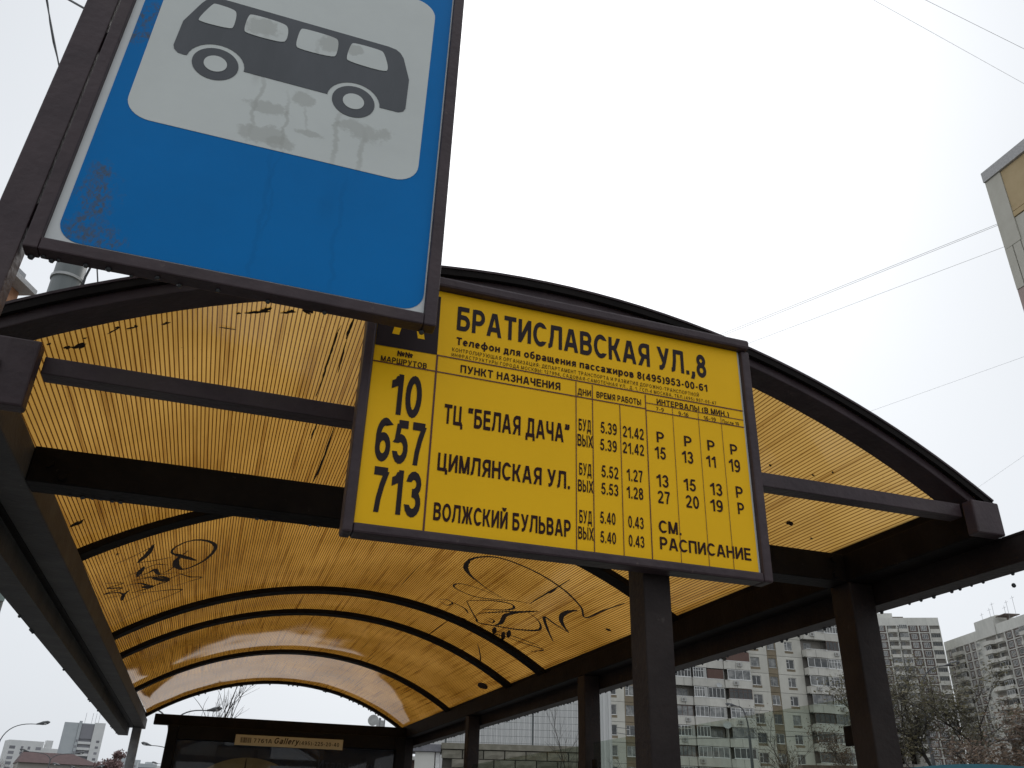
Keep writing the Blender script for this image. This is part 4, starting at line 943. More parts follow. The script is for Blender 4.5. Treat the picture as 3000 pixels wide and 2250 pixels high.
# --- long wing running toward the photographer
b3, P3 = bldg(2765, 1880, 341, 194.2, 'long white and brown high-rise with stepped roof and stacked balconies, at the right edge')
r3 = 55.4-GZ; T3 = 59.85-GZ
boxpart(b3, 'wall_core', (.2, .3, 0), (20.3, 16, T3-.1), 'panelW'); boxpart(b3, 'wall_core', (20.4, .3, 0), (30.8, 18, T3+2.5), 'panelW'); boxpart(b3, 'wall_core', (30.9, .3, 0), (75, 16, T3-.15), 'panelW')
for x0, x1 in ((0, 6.7), (6.75, 13.5), (13.55, 20.3), (31, 37.5), (37.55, 44), (44.05, 52), (52.1, 60), (60.1, 68), (68.1, 75)): boxpart(b3, 'attic_panel', (x0, -.1, r3+1.4), (x1, .29, T3), 'panelW')
boxpart(b3, 'attic_panel', (20.4, -.4, r3+1.4), (30.8, .29, T3+2.6), 'panelW')
boxpart(b3, 'roof_house', (24.5, 2, T3+2.62), (29.5, 6, T3+3.4), 'panelA')
mb = MB(); mb.tube([(33.5, 3, T3), (33.5, 3, T3+2.2)], .35, 8); mb.box((31.2, .5, T3+2.2), (36.2, 5.5, T3+2.45)); mb.build('roof_vent', M['brownp'], b3)
for i, x in enumerate((22, 25, 28.5, 33, 36, 38)):
    MB().tube([(x, 2+i % 2, T3), (x, 2+i % 2, T3+5.6+(i % 3))], .05, 4).tube([(x-1, 2+i % 2, T3+5+(i % 3)), (x+1, 2+i % 2, T3+5+(i % 3))], .04, 4).build('aerial', M['galv'], b3)
cols3 = [(1.6, 3.5, 'w'), (5.0, 7.8, 'b'), (8.1, 10.9, 'b'), (11.9, 14.3, 'w'), (15.6, 18.0, 'w'), (18.7, 20.0, 's'), (30.2, 34.4, 'b'), (35.0, 38.2, 'w'), (39.3, 42.3, 'w'), (43.0, 47, 'b'), (48, 51, 'w'), (52, 55, 'w'), (56, 60, 'b'), (61, 64, 'w'), (65, 68, 'w'), (69, 73, 'b')]
for x in (.3, 4.3, 11.4, 15.0, 18.35, 34.7, 38.75, 42.65, 47.5, 51.5, 55.5, 60.5, 64.5, 68.5): boxpart(b3, 'pilaster', (x-.18, -.22, 0), (x+.18, .29, r3+1.35), 'panelW')
def wedge():
    mb = MB(); mb.v = [(0, 0, 0), (2.2, -1.8, 0), (6.0, -1.8, 0), (7, 0, 0), (0, 0, 1.15), (2.2, -1.8, 1.15), (6, -1.8, 1.15), (7, 0, 1.15)]
    mb.f = [(0, 1, 2, 3), (7, 6, 5, 4), (0, 4, 5, 1), (1, 5, 6, 2), (2, 6, 7, 3), (3, 7, 4, 0)]; return mb.mesh('balcony', M['parapet'])
for k in range(20):
    z = r3-2.8*k
    tower_row(b3, z, cols3)
    link('balcony', shared('wedge', wedge), b3, (22.8, .0, z-1.35))
    boxpart(b3, 'balcony_wall', (24.0, .22, z-.2), (29.4, .29, z+1.3), 'recess')
    if k % 3: window(b3, 26, z-.2, 2.6, 1.3, 2, y=-1.7)
    boxpart(b3, 'band', (.2, -.14, z-1.6), (20.2, .29, z-1.36), 'panelW'); boxpart(b3, 'band', (30.95, -.14, z-1.6), (75, .29, z-1.36), 'panelW')

# --- tall near building cut by the right edge: beige and pink panels
P4 = far(2878, 510, 49)
b4 = thing('apartment_building', (P4[0], P4[1], GZ), 'tall building corner with ochre and pink wall panels, upper right edge of the picture', 'building', R(-90))
# local x runs toward the photographer (-Y world), local -y faces the street
M['pink'] = mat('pink_panel', (.40, .31, .28), .8, scale=1, rand=.05, col2=(.46, .36, .33)); M['ochre4'] = mat('yellow_ochre_panel', (.46, .35, .19), .8, scale=1, rand=.04, col2=(.52, .40, .23))
M['cream4'] = mat('cream_panel', (.50, .48, .41), .8, scale=1, col2=(.56, .54, .47)); M['cap4'] = mat('grey_cornice', (.46, .455, .45), .8)
t4 = P4[2]-GZ
boxpart(b4, 'wall_core', (.05, .3, 0), (38, 14, t4-.3), 'joint')
boxpart(b4, 'cornice', (-.02, -.12, t4-.72), (38, 14.2, t4), 'cap4')
for k in range(13):
    zt = t4-.75-(0 if k == 0 else 5.05+2.8*(k-1)); hh = 5.02 if k == 0 else 2.77
    if k == 0:
        boxpart(b4, 'corner_pier', (0, -.02, zt-hh), (1.1, .29, zt), 'cream4')
        for x0, x1 in ((1.12, 8), (8.03, 16), (16.03, 24), (24.03, 37)):
            boxpart(b4, 'wall_panel', (x0, .03, zt-3.0), (x1, .29, zt), 'ochre4'); boxpart(b4, 'wall_panel', (x0, .0, zt-3.4), (x1, .29, zt-3.06), 'ochre4'); boxpart(b4, 'wall_panel', (x0, .05, zt-hh), (x1, .29, zt-3.46), 'cream4')
        continue
    if k == 1:
        for q in range(3): boxpart(b4, 'corner_rib', (.0+q*.55, -.03+.02*q, zt-hh), (.5+q*.55, .29, zt), 'cream4')
        x00 = 1.75
    else: x00 = 0
    for j, (x0, x1) in enumerate(((x00, 6.5), (6.53, 10), (10.03, 16.5), (16.53, 20), (20.03, 30), (30.03, 37.5))):
        if j % 2 and x0 > 30:
            holed(b4, x0, x1, zt-hh, zt, [(x0+.9, x0+2.6, zt-2.1, zt-.6)], 'cream4', .25, y=.03); window(b4, x0+.9, zt-2.1, 1.7, 1.5, 0, y=.12)
        else: boxpart(b4, 'wall_panel', (x0, .0, zt-hh), (x1, .29, zt), 'pink')

# --- brick house corner seen under the blue sign, far left
M['brick'] = mat('orange_brick', (.30, .145, .075), .85, scale=3, rand=.08, col2=(.40, .21, .115)); M['teal'] = mat('teal_balcony_glass', (.25, .33, .31), .3)
P5_ = far(78, 845, 45); az5 = 22
b5 = thing('brick_building', (P5_[0], P5_[1], GZ), 'orange brick house corner with a pale roof edge, seen under the blue sign', 'building', R(90-az5))
t5 = P5_[2]-GZ
for k in range(9):
    for j in range(4):
        boxpart(b5, 'wall_panel', (-3.0*(j+1)+.02, .0 if j % 2 == 0 else -.06, 2.75*k), (-3.0*j, .3, 2.75*k+2.7), 'brick')
boxpart(b5, 'wall_core', (-12, .31, 0), (-.02, 9, t5-.3), 'brick'); boxpart(b5, 'roof_edge', (-12.2, -.45, t5-.28), (.25, 9.2, t5), 'cap4')
for k in range(5): boxpart(b5, 'balcony', (-5.6, -1.1, t5-5.0-2.75*k), (-2.2, -.07, t5-3.1-2.75*k), 'teal')
for k in range(4): MB().box((0, 0, 0), (.9, .05, .8)).build('roof_railing', M['galv'], b5, (-1.0-2*k, .2, t5+.001))
# --- glazed tower behind the left gutter
P6 = far(20, 1735, 60)
b6 = thing('glazed_tower', (P6[0], P6[1], GZ), 'narrow glazed balcony tower peeking past the left gutter', 'building', R(24))
boxpart(b6, 'wall_core', (-6, 1.0, 0), (-.05, 7, P6[2]-GZ+3), 'panelW')
for k in range(10):
    zz = P6[2]-GZ-.55-2.8*k
    boxpart(b6, 'floor_slab', (-6, -.0, zz), (.0, .99, zz+.55), 'teal')
    for j in range(4): window(b6, -6+1.5*j, zz-1.7, 1.49, 1.69, 1, y=.1, fm='gframe', pm='teal')
    boxpart(b6, 'spandrel', (-6, .05, zz-2.24), (.0, .99, zz-1.71), 'panelA')

# --- distant blocks at the lower left
M['haz1'] = mat('far_grey_panel', (.44, .47, .49), .9, scale=.3, rand=.04, col2=(.50, .53, .54)); M['haz2'] = mat('far_white_panel', (.66, .67, .66), .9, scale=.3, rand=.04, col2=(.73, .73, .72)); M['hazd'] = mat('far_dark_recess', (.24, .24, .26), .9, rand=.2)  # distance haze put into these paler wall and recess colours
M['hazr'] = mat('dark_red_roof', (.10, .062, .062), .8, scale=1, col2=(.13, .08, .078)); M['hazw'] = mat('far_beige_wall', (.38, .36, .33), .9, scale=1, col2=(.36, .35, .31))
Pt = far(252, 2113, 560); zt = Pt[2]-GZ
b7 = thing('tower_block', (Pt[0], Pt[1], GZ), 'tall grey slab tower with rooftop aerials, left background beneath the gutter', 'building', R(8))
boxpart(b7, 'side_wall', (-10.5, 0, 0), (-3.2, 14, zt-1), 'haz1'); boxpart(b7, 'wall', (-3.1, -.5, 0), (-1.6, 14, zt), 'haz1'); boxpart(b7, 'wall', (5.0, -.5, 0), (10.5, 14, zt-.5), 'haz2'); boxpart(b7, 'wall_core', (-1.55, .8, 0), (4.95, 14, zt-1), 'haz1')
boxpart(b7, 'roof_screen', (-1.5, .0, zt-9), (4.9, .75, zt-1.5), 'hazd')
for k in range(12):
    z = zt-11.8-3*k
    boxpart(b7, 'balcony', (-1.5, -.6, z), (4.9, .7, z+1.3), 'haz2'); boxpart(b7, 'shaded_recess', (-1.5, .5, z+1.31), (4.9, .79, z+2.9), 'hazd')  # dark strip between balconies carries their recess shade
    boxpart(b7, 'window', (7.6, -.56, z+1), (9.2, -.48, z+2.2), 'hazd'); boxpart(b7, 'window', (-2.8, -.56, z+1), (-1.9, -.48, z+2.2), 'hazd')
for x in (-.5, 3.0, 4.8, 6.5): MB().tube([(x, 1, zt-.9), (x, 1, zt+4.5)], .12, 4).build('aerial', M['hazd'], b7)
Pt = far(110, 2172, 650); zt = Pt[2]-GZ
b8 = thing('panel_block', (Pt[0], Pt[1], GZ), 'pale stepped panel block left of the grey tower, in the left background', 'building', R(20))
boxpart(b8, 'wall', (-16, 0, 0), (4, 14, zt), 'haz2'); boxpart(b8, 'wall', (4.05, 3, 0), (34, 15, zt-3.5), 'haz2')
boxpart(b8, 'roof_house', (6, 4, zt-3.45), (10, 8, zt+1.2), 'haz2'); boxpart(b8, 'roof_house', (20, 5, zt-3.45), (24, 9, zt-.2), 'haz2')
for k in range(9):
    for x, w_ in ((-15, 3.2), (-8.5, 1.4), (-4.6, 1.4), (0, 3)):
        boxpart(b8, 'window', (x, -.08, zt-5-3*k), (x+w_, -.01, zt-3.3-3*k), 'hazd')
Pt = far(150, 2204, 230); zt = Pt[2]-GZ
b9 = thing('low_house', (Pt[0], Pt[1], GZ), 'low beige house with a dark red hipped roof, lower left corner', 'building', R(14))
mb = MB(); mb.prism([(-6.2, -1, zt-2.3), (11, -1, zt-2.3), (11, 12, zt-2.3), (-6.2, 12, zt-2.3), (-5.2, 3, zt), (5, 3, zt), (5, 8, zt), (-5.2, 8, zt)]); mb.build('roof', M['hazr'], b9)
mb = MB(); mb.prism([(11, 0, zt-3.4), (27, 0, zt-5.2), (27, 12, zt-5.2), (11, 12, zt-3.4), (11.0, 3, zt-1.6), (24, 3, zt-4.2), (24, 8, zt-4.2), (11.0, 8, zt-1.6)]); mb.build('roof', M['hazr'], b9)
boxpart(b9, 'wall', (-6, 0, 0), (10.9, 11, zt-2.32), 'hazw'); boxpart(b9, 'wall', (10.95, 1, 0), (26, 11, zt-5.25), 'hazw')
for x in (-4, 4.2): boxpart(b9, 'window', (x, -.06, zt-5.6), (x+1.5, -.005, zt-3.5), 'hazd')
for x in range(5): boxpart(b9, 'window', (9.0+x*1.2, .0-.07, zt-4.4) if x < 1 else (11.3+x*1.6, .93, zt-7.6), (9.6+x*1.2, -.005, zt-3.0) if x < 1 else (12.2+x*1.6, .995, zt-6.2), 'hazd')
for i, (px, py, D, wd) in enumerate(((355, 2228, 700, 22), (400, 2236, 760, 30), (440, 2242, 800, 26))):
    q = far(px, py, D)
    o = thing('distant_block', (q[0], q[1], GZ), ['small grey far block just left of the pale shelter post', 'second far block with a stepped roof, behind the pale shelter post', 'lowest far white block, right of the pale shelter post'][i], 'building', R(10*i))
    boxpart(o, 'wall', (-wd/2, 0, 0), (wd/2, 12, q[2]-GZ), 'haz1' if i != 2 else 'haz2')
    for k in range(6): boxpart(o, 'window_row', (-wd/2+1, -.1, q[2]-GZ-4-3*k), (wd/2-1, -.01, q[2]-GZ-2.6-3*k), 'hazd')
    boxpart(o, 'roof_house', (-2, 3, q[2]-GZ+.01), (3, 8, q[2]-GZ+2.5), 'haz1')

# --- stone plinth, pale ribbed hall wall and mesh fence behind the shelter glass
M['stone'] = mat('rough_stone_block', (.16, .15, .115), .9, scale=3, rand=.22, bump=.8, bscale=14, col2=(.25, .235, .19)); M['mortar'] = mat('mortar', (.07, .066, .055), .95); M['ribw'] = mat('pale_ribbed_sheet', (.66, .665, .65), .6, scale=.6, col2=(.72, .725, .71), stretch=(1, 1, .2))
azw = 107.8
Pw = far(1296, 2176, 26); rzw = R(90-azw)
st = thing('stone_wall', (Pw[0], Pw[1], GZ), 'rough grey-green stone block wall under the mesh fence, behind the shelter glass', 'wall', rzw)
wz = Pw[2]-GZ
Pe = far(1752, 2189, 26); WL = math.hypot(Pe[0]-Pw[0], Pe[1]-Pw[1])
boxpart(st, 'mortar_core', (0.02, .08, 0), (WL, .5, wz-.16), 'mortar')
boxpart(st, 'coping', (-.02, -.06, wz-.155), (WL+.02, .55, wz), 'stone')
sb = [MB().box((0, 0, 0), (.56, .1, .21)) for _ in range(3)]
rs = random.Random(4)
sme = []
for q in range(4):
    mb = MB(); n = 3; vs_ = []
    for j in range(3):
        for i in range(4):
            e = 0 if (i in (0, 3) or j in (0, 2)) else rs.uniform(.02, .06)
            vs_.append((.57*i/3, -e, .215*j/2))
    mb.v = vs_+[(0, .1, 0), (.57, .1, 0), (.57, .1, .215), (0, .1, .215)]
    for j in range(2):
        for i in range(3): a = j*4+i; mb.f.append((a, a+1, a+5, a+4))
    mb.f += [(0, 12, 13, 3, 2, 1), (8, 9, 10, 11, 14, 15), (0, 4, 8, 15, 12), (3, 13, 14, 11, 7)]
    sme.append(mb.mesh('stone_block', M['stone']))
rows = [z for z in np.arange(wz-.16-.235, wz-3.0, -.235)]
for r_, z in enumerate(rows):
    for c_ in range(int(WL/.6)):
        link('stone_block', rs.choice(sme), st, (.6*c_+(.3 if r_ % 2 else 0), -.02, z))
hall = thing('hall_building', (Pw[0], Pw[1], GZ), 'pale hall wall of vertical ribbed sheet above the stone wall', 'building', rzw)
mb = MB(); x = -1.0
while x < WL+1.1: mb.box((x, 5.94, wz-1), (x+.07, 6.0, wz+7.5)); x += .19
mb.build('sheet_ribs', M['ribw'], hall, kind='stuff'); boxpart(hall, 'wall', (-1.2, 6.001, 0), (WL+1.15, 12, wz+7.5), 'ribw')
fe = thing('mesh_fence', (Pw[0], Pw[1], GZ+wz), 'welded wire mesh fence standing on the stone wall', 'fence', rzw)
M['wire'] = mat('fence_wire', (.10, .11, .11), .5, .3)
for x in (0.05, 2.55, WL-.1): MB().box((x, .2, 0), (x+.05, .25, 2.7)).build('fence_post', M['wire'], fe)
mb = MB()
for i in range(int(WL/.05)-3): mb.box((.1+.05*i, .222, .02), (.104+.05*i, .226, 2.62))
mb.build('mesh_wires', M['wire'], fe, kind='stuff')
for j in range(15): MB().box((.06, .215, .05+.185*j), (WL-.05, .2215, .057+.185*j)).build('mesh_rail', M['wire'], fe)
# entrance canopy and brick pier at the left end of the stone wall
ca = thing('entrance_canopy', (Pw[0], Pw[1], GZ), 'dark entrance canopy on a white pillar beside the stone wall', 'canopy', rzw)
boxpart(ca, 'pillar', (-.75, .0, 0), (-.2, .5, wz-.25), 'panelW'); boxpart(ca, 'beam', (-1.3, -.1, wz-.24), (-.03, 1.2, wz-.05), 'hazd'); boxpart(ca, 'downpipe', (-.17, .05, 0), (-.05, .16, wz-.25), 'wframe')
pr = thing('brick_pier', (Pw[0], Pw[1], GZ), 'small reddish brick building with tall narrow windows beside the canopy pillar', 'building', rzw)
M['brick2'] = mat('weathered_brick', (.15, .10, .085), .9, scale=6, rand=.2, bump=.5, bscale=20, col2=(.24, .18, .15))
for r_ in range(9):
    for c_ in range(5): boxpart(pr, 'brick', (-2.6+.3*c_+(.1 if r_ % 2 else 0), 2.0, wz-.55-.2*r_), (-2.6+.3*c_+.28+(.1 if r_ % 2 else 0), 2.2, wz-.55-.2*r_+.18), 'brick2')
boxpart(pr, 'wall', (-2.6, 2.201, 0), (-.9, 5, wz-.37), 'brick2'); boxpart(pr, 'window', (-2.2, 1.99, wz-1.6), (-2.0, 1.999, wz-.8), 'hazd'); boxpart(pr, 'window', (-1.65, 1.99, wz-1.6), (-1.45, 1.999, wz-.8), 'hazd'); boxpart(pr, 'cornice', (-2.7, 1.9, wz-.36), (-.9, 2.4, wz-.26), 'panelW')

# --- garage roof with twin vent houses, teal kiosk
q = far(2680, 2240, 46)
ga = thing('low_garage', (q[0], q[1], GZ), 'low brick garage carrying twin-opening vent houses, bottom right', 'garage', R(90-116))
gz = q[2]-GZ
boxpart(ga, 'wall', (-5, 0, 0), (12, 8, gz-.1), 'brick2')
for vx in (-.75, 3.75):
    vh = 1.0
    mbv = MB().box((0, 0, 0), (.22, .7, vh)).box((.52, 0, 0), (.72, .7, vh)).box((1.1, 0, 0), (1.35, .7, vh)).box((-.05, -.02, -.12), (1.4, .72, -.005))
    o = mbv.build('vent_house', M['panelW'], ga, (vx, .3, gz+.03)); o2 = MB().box((.01, .5, .0), (1.34, .55, vh)).build('opening_shade', M['debris_shade'], o)  # dark sheet at the back stands for the shade inside the opening
    n = 8; mbr = MB(); P_ = [(-.12+1.6*i/n, 0, vh+.002+.12*math.sin(PI*i/n)) for i in range(n+1)]
    mbr.v = [(x, -.08, z) for x, _, z in P_]+[(x, .8, z) for x, _, z in P_]+[(x, -.08, z+.06) for x, _, z in P_]+[(x, .8, z+.06) for x, _, z in P_]; Q = n+1
    for i in range(n): mbr.f += [(i, i+1, Q+i+1, Q+i), (2*Q+i, 3*Q+i, 3*Q+i+1, 2*Q+i+1), (i, 2*Q+i, 2*Q+i+1, i+1), (Q+i, Q+i+1, 3*Q+i+1, 3*Q+i)]
    mbr.build('vent_roof', M['hazd'], o)
q = far(2850, 2238, 24)
ki = thing('teal_kiosk', (q[0], q[1], GZ), 'kiosk with a shallow teal curved roof at the bottom right', 'kiosk', R(90-128))
M['tealr'] = mat('teal_roof_paint', (.02, .12, .16), .4, col2=(.03, .15, .19)); kz = q[2]-GZ
boxpart(ki, 'wall', (-1.6, .1, 0), (1.7, 2.0, kz-.2), 'panelW')
mbr = MB(); n = 12; P_ = [(-1.9+3.9*i/n, kz-.16+.16*math.sin(PI*i/n)) for i in range(n+1)]; Q = n+1
mbr.v = [(x, 0, z) for x, z in P_]+[(x, 2.2, z) for x, z in P_]+[(x, 0, kz-.19) for x, z in P_]+[(x, 2.2, kz-.19) for x, z in P_]
for i in range(n): mbr.f += [(i, Q+i, Q+i+1, i+1), (2*Q+i, 2*Q+i+1, 3*Q+i+1, 3*Q+i), (i, i+1, 2*Q+i+1, 2*Q+i), (Q+i, 3*Q+i, 3*Q+i+1, Q+i+1)]
mbr.build('roof', M['tealr'], ki)

# ================================================================== STREET LAMPS
M['lamp'] = mat('lamp_grey_paint', (.10, .105, .11), .5); M['lens'] = mat('lamp_lens', (.55, .56, .55), .2)
def lamp_head(parent_pt, dirx, diry, obj, s=1.0):
    """cobra head: dark tapered housing, pale bowl"""
    mb = MB(); p = Vector(parent_pt); d = Vector((dirx, diry, .22)).normalized()
    mb.tube([p, p+d*.25*s, p+d*.45*s, p+d*.8*s, p+d*.95*s], [.045*s, .09*s, .14*s, .13*s, .03*s], 8)
    h = mb.build('lamp_head', M['lamp'], obj)
    MB().ball(p+d*.62*s+Vector((0, 0, -.06*s)), .15*s, .7, 10).build('lens', M['lens'], h, smooth=True)
def street_lamp(pos, H_, arms, label, group=None, s=1.0, r=.09):
    t = thing('street_lamp', (pos[0], pos[1], GZ), label, 'street lamp', 0, group)
    MB().tube([(0, 0, 0), (0, 0, H_*.45), (0, 0, H_-1.7)], [r*1.3, r, r*.75], 10).build('pole', M['lamp'], t)
    for (dx, dy, reach, rise) in arms:
        pts = [(0, 0, H_-1.72)]
        for i in range(1, 11):
            u = i/10; pts.append((dx*reach*(u**1.7), dy*reach*(u**1.7), H_-1.72+rise*(1-(1-u)**2.3)))
        MB().tube(pts, [.055-.002*i for i in range(11)], 6).build('arm', M['lamp'], t)
        lamp_head(pts[-1], dx, dy, t, s)
    return t
def placed(px, py, D): q = far(px, py, D); return q[0], q[1], q[2]-GZ
gl = 'street lamps along the road'
x, y, z = placed(12, 2122, 95); street_lamp((x, y), z, [(1, .1, 2.6, 1.9), (-1, -.1, 2.6, 1.9)], 'nearest twin-armed street lamp at the lower left corner', gl, 1.2)
x, y, z = placed(158, 2185, 130); street_lamp((x, y), z, [(1, .1, 2.6, .9), (-1, -.1, 2.6, .9)], 'twin-armed street lamp in front of the red roofed house', gl, 1.2)
x, y, z = placed(235, 2222, 175); street_lamp((x, y), z, [(1, .1, 2.8, .5), (-1, -.1, 2.8, .5)], 'smaller twin street lamp right of the red roof ridge', gl, 1.4)
x, y, z = placed(272, 2234, 215); street_lamp((x, y), z, [(1, .1, 2.8, .5), (-1, -.1, 2.8, .5)], 'farthest twin street lamp by the reddish tree', gl, 1.5)
x, y, z = placed(510, 2064, 60); street_lamp((x, y), z, [(1, .1, 2.0, 1.5), (-1, -.1, 2.0, 1.5)], 'street lamp seen through the far arch of the shelter beside the bare tree', gl, 1.0)
x, y, z = placed(520, 2172, 100); street_lamp((x, y), z, [(1, .1, 2.4, 1.2), (-1, -.1, 2.4, 1.2)], 'street lamp whose head shows between pale post and poster case, upper one', gl, 1.1)
x, y, z = placed(516, 2226, 165); street_lamp((x, y), z, [(1, .1, 2.7, 1.0), (-1, -.1, 2.7, 1.0)], 'street lamp whose small head shows just left of the poster case, lower one', gl, 1.1)
# single-arm lamps on the right
q0 = far(2200, 2200, 60); qh = far(2132, 2066, 60); dv = Vector((qh[0]-q0[0], qh[1]-q0[1])); rr_ = dv.length; dv.normalize()
street_lamp((q0[0], q0[1]), qh[2]-GZ-.05, [(dv.x, dv.y, rr_-.6, 1.7)], 'single-arm street lamp in front of the beige balcony block', None, .8, .11)
q0 = far(2728, 2200, 50); qh = far(2800, 1957, 50); dv = Vector((qh[0]-q0[0], qh[1]-q0[1])); rr_ = dv.length; dv.normalize()
street_lamp((q0[0], q0[1]), qh[2]-GZ-.05, [(dv.x, dv.y, rr_-.5, 1.9)], 'single-arm street lamp in front of the brown and white tower', None, .8, .1)

# grey trolley mast behind the left corner
q = far(199, 815, 7.3)
ms = thing('trolley_mast', (q[0], q[1], GZ), 'thick grey round mast with a steel strap band, behind the blue sign', 'mast')
MB().tube([(0, 0, 0), (0, 0, 4), (0, 0, 9.5)], [.15, .13, .105], 24).build('pole', M['mast'], ms, smooth=True)
zb_ = q[2]-GZ-.04
MB().tube([(0, 0, zb_), (0, 0, zb_+.025)], .1345, 24).build('strap_band', M['dish'], ms)
MB().tube([(.135, -.04, 2), (.14, -.04, zb_+.06), (.24, -.06, zb_+.7), (.32, -.06, zb_+1.6)], .011, 6).build('cable', M['mastdark'], ms)
# small round dish camera on a pole past the far arch
q = far(1095, 2112, 30)
dc = thing('dish_pole', (q[0], q[1], GZ), 'small round dish on a lattice pole behind the right foot of the far arch', 'dish')
MB().tube([(.2, 0, 0), (.2, 0, q[2]-GZ+.1)], .04, 6).tube([(.36, 0, 0), (.36, 0, q[2]-GZ+.1)], .02, 6).build('pole', M['galv'], dc)
dd = MB().tube([(0, -.05, 0), (0, .05, 0)], .17, 14).build('dish', M['dish'], dc, (-.02, 0, q[2]-GZ+.02)); MB().box((.1, -.03, -.35), (.34, .03, -.02)).build('bracket', M['dish'], dc, (0, 0, q[2]-GZ+.05))

# ================================================================== OVERHEAD WIRES
M['cable'] = mat('overhead_wire', (.08, .085, .09), .5)
def wire(a, b, r, label, ext=.0, sag=0, twist=False):
    a, b = Vector([float(c) for c in a]), Vector([float(c) for c in b]); d = b-a; a2 = a-d*ext; b2 = b if 'tall building' in label else b+d*min(ext, .5)
    n = 14; pts = [a2.lerp(b2, i/n)+Vector((0, 0, -sag*4*(i/n)*(1-i/n))) for i in range(n+1)]
    mid = a2.copy(); mb = MB(); mb.tube([p-mid for p in pts], r, 5)
    if twist: mb.tube([p-mid+Vector((r*1.6*math.cos(i*1.3), 0, r*1.6*math.sin(i*1.3))) for i, p in enumerate(pts)], r*.8, 5)
    mb.build('overhead_wire', M['cable'], None, mid, label=label, category='wire', group='overhead wires')
def lev(px, py, h):
    d = ray(px, py); return d*h/d[2]
wz_ = onp(2925, 655, 0, P4[0])[2]; wy_ = onp(2945, 722, 0, P4[0])[2]
wire(lev(2060, 1000, wz_), onp(2925, 655, 0, P4[0]), .011, 'upper of the close pair of wires anchored on the tall building corner', .9)
wire(lev(2060, 1006, wz_), onp(2926, 659, 0, P4[0]), .011, 'lower of the close pair of wires anchored on the tall building corner', .9)
wire(lev(2190, 1007, wy_), onp(2945, 722, 0, P4[0]), .009, 'single faint wire just under the close pair, reaching the tall building', .9)
wire(lev(2560, 0, 12), lev(3000, 245, 12), .0024, 'lower of the two thin wires crossing the top right corner', .5)
wire(lev(2712, 0, 12), lev(3000, 143, 12), .0030, 'upper of the two thin wires crossing the top right corner', .6)
wire(lev(2530, 1212, 16), lev(3000, 1045, 16), .004, 'faint wire above the right slope of the shelter roof', .2)
wire(lev(2870, 1425, 16), lev(3000, 1335, 16), .004, 'faint wire beside the right end of the shelter roof', .2)
wire(far(128, -40, 7.4), far(285, 775, 7.4), .008, 'twisted dark cable hanging left of the blue sign post', 0, 0, True)
wire(far(283, 760, 7.4), far(290, 900, 7.4), .007, 'short cable end hanging between mast and shelter arch under the sign', 0)
wire(far(150, -30, 7.6), far(300, 55, 7.0), .012, 'thick cable crossing the top left corner', .3)
wire(far(1440, 2086, 40), far(1760, 2125, 45), .014, 'upper dark cable crossing in front of the pale hall wall', 1.2)
wire(far(1440, 2092, 40), far(1760, 2140, 45), .014, 'lower dark cable crossing in front of the pale hall wall', 1.2)
wire(far(2000, 2165, 60), far(2440, 2155, 62), .018, 'cable across the lower floors of the beige block', .3)

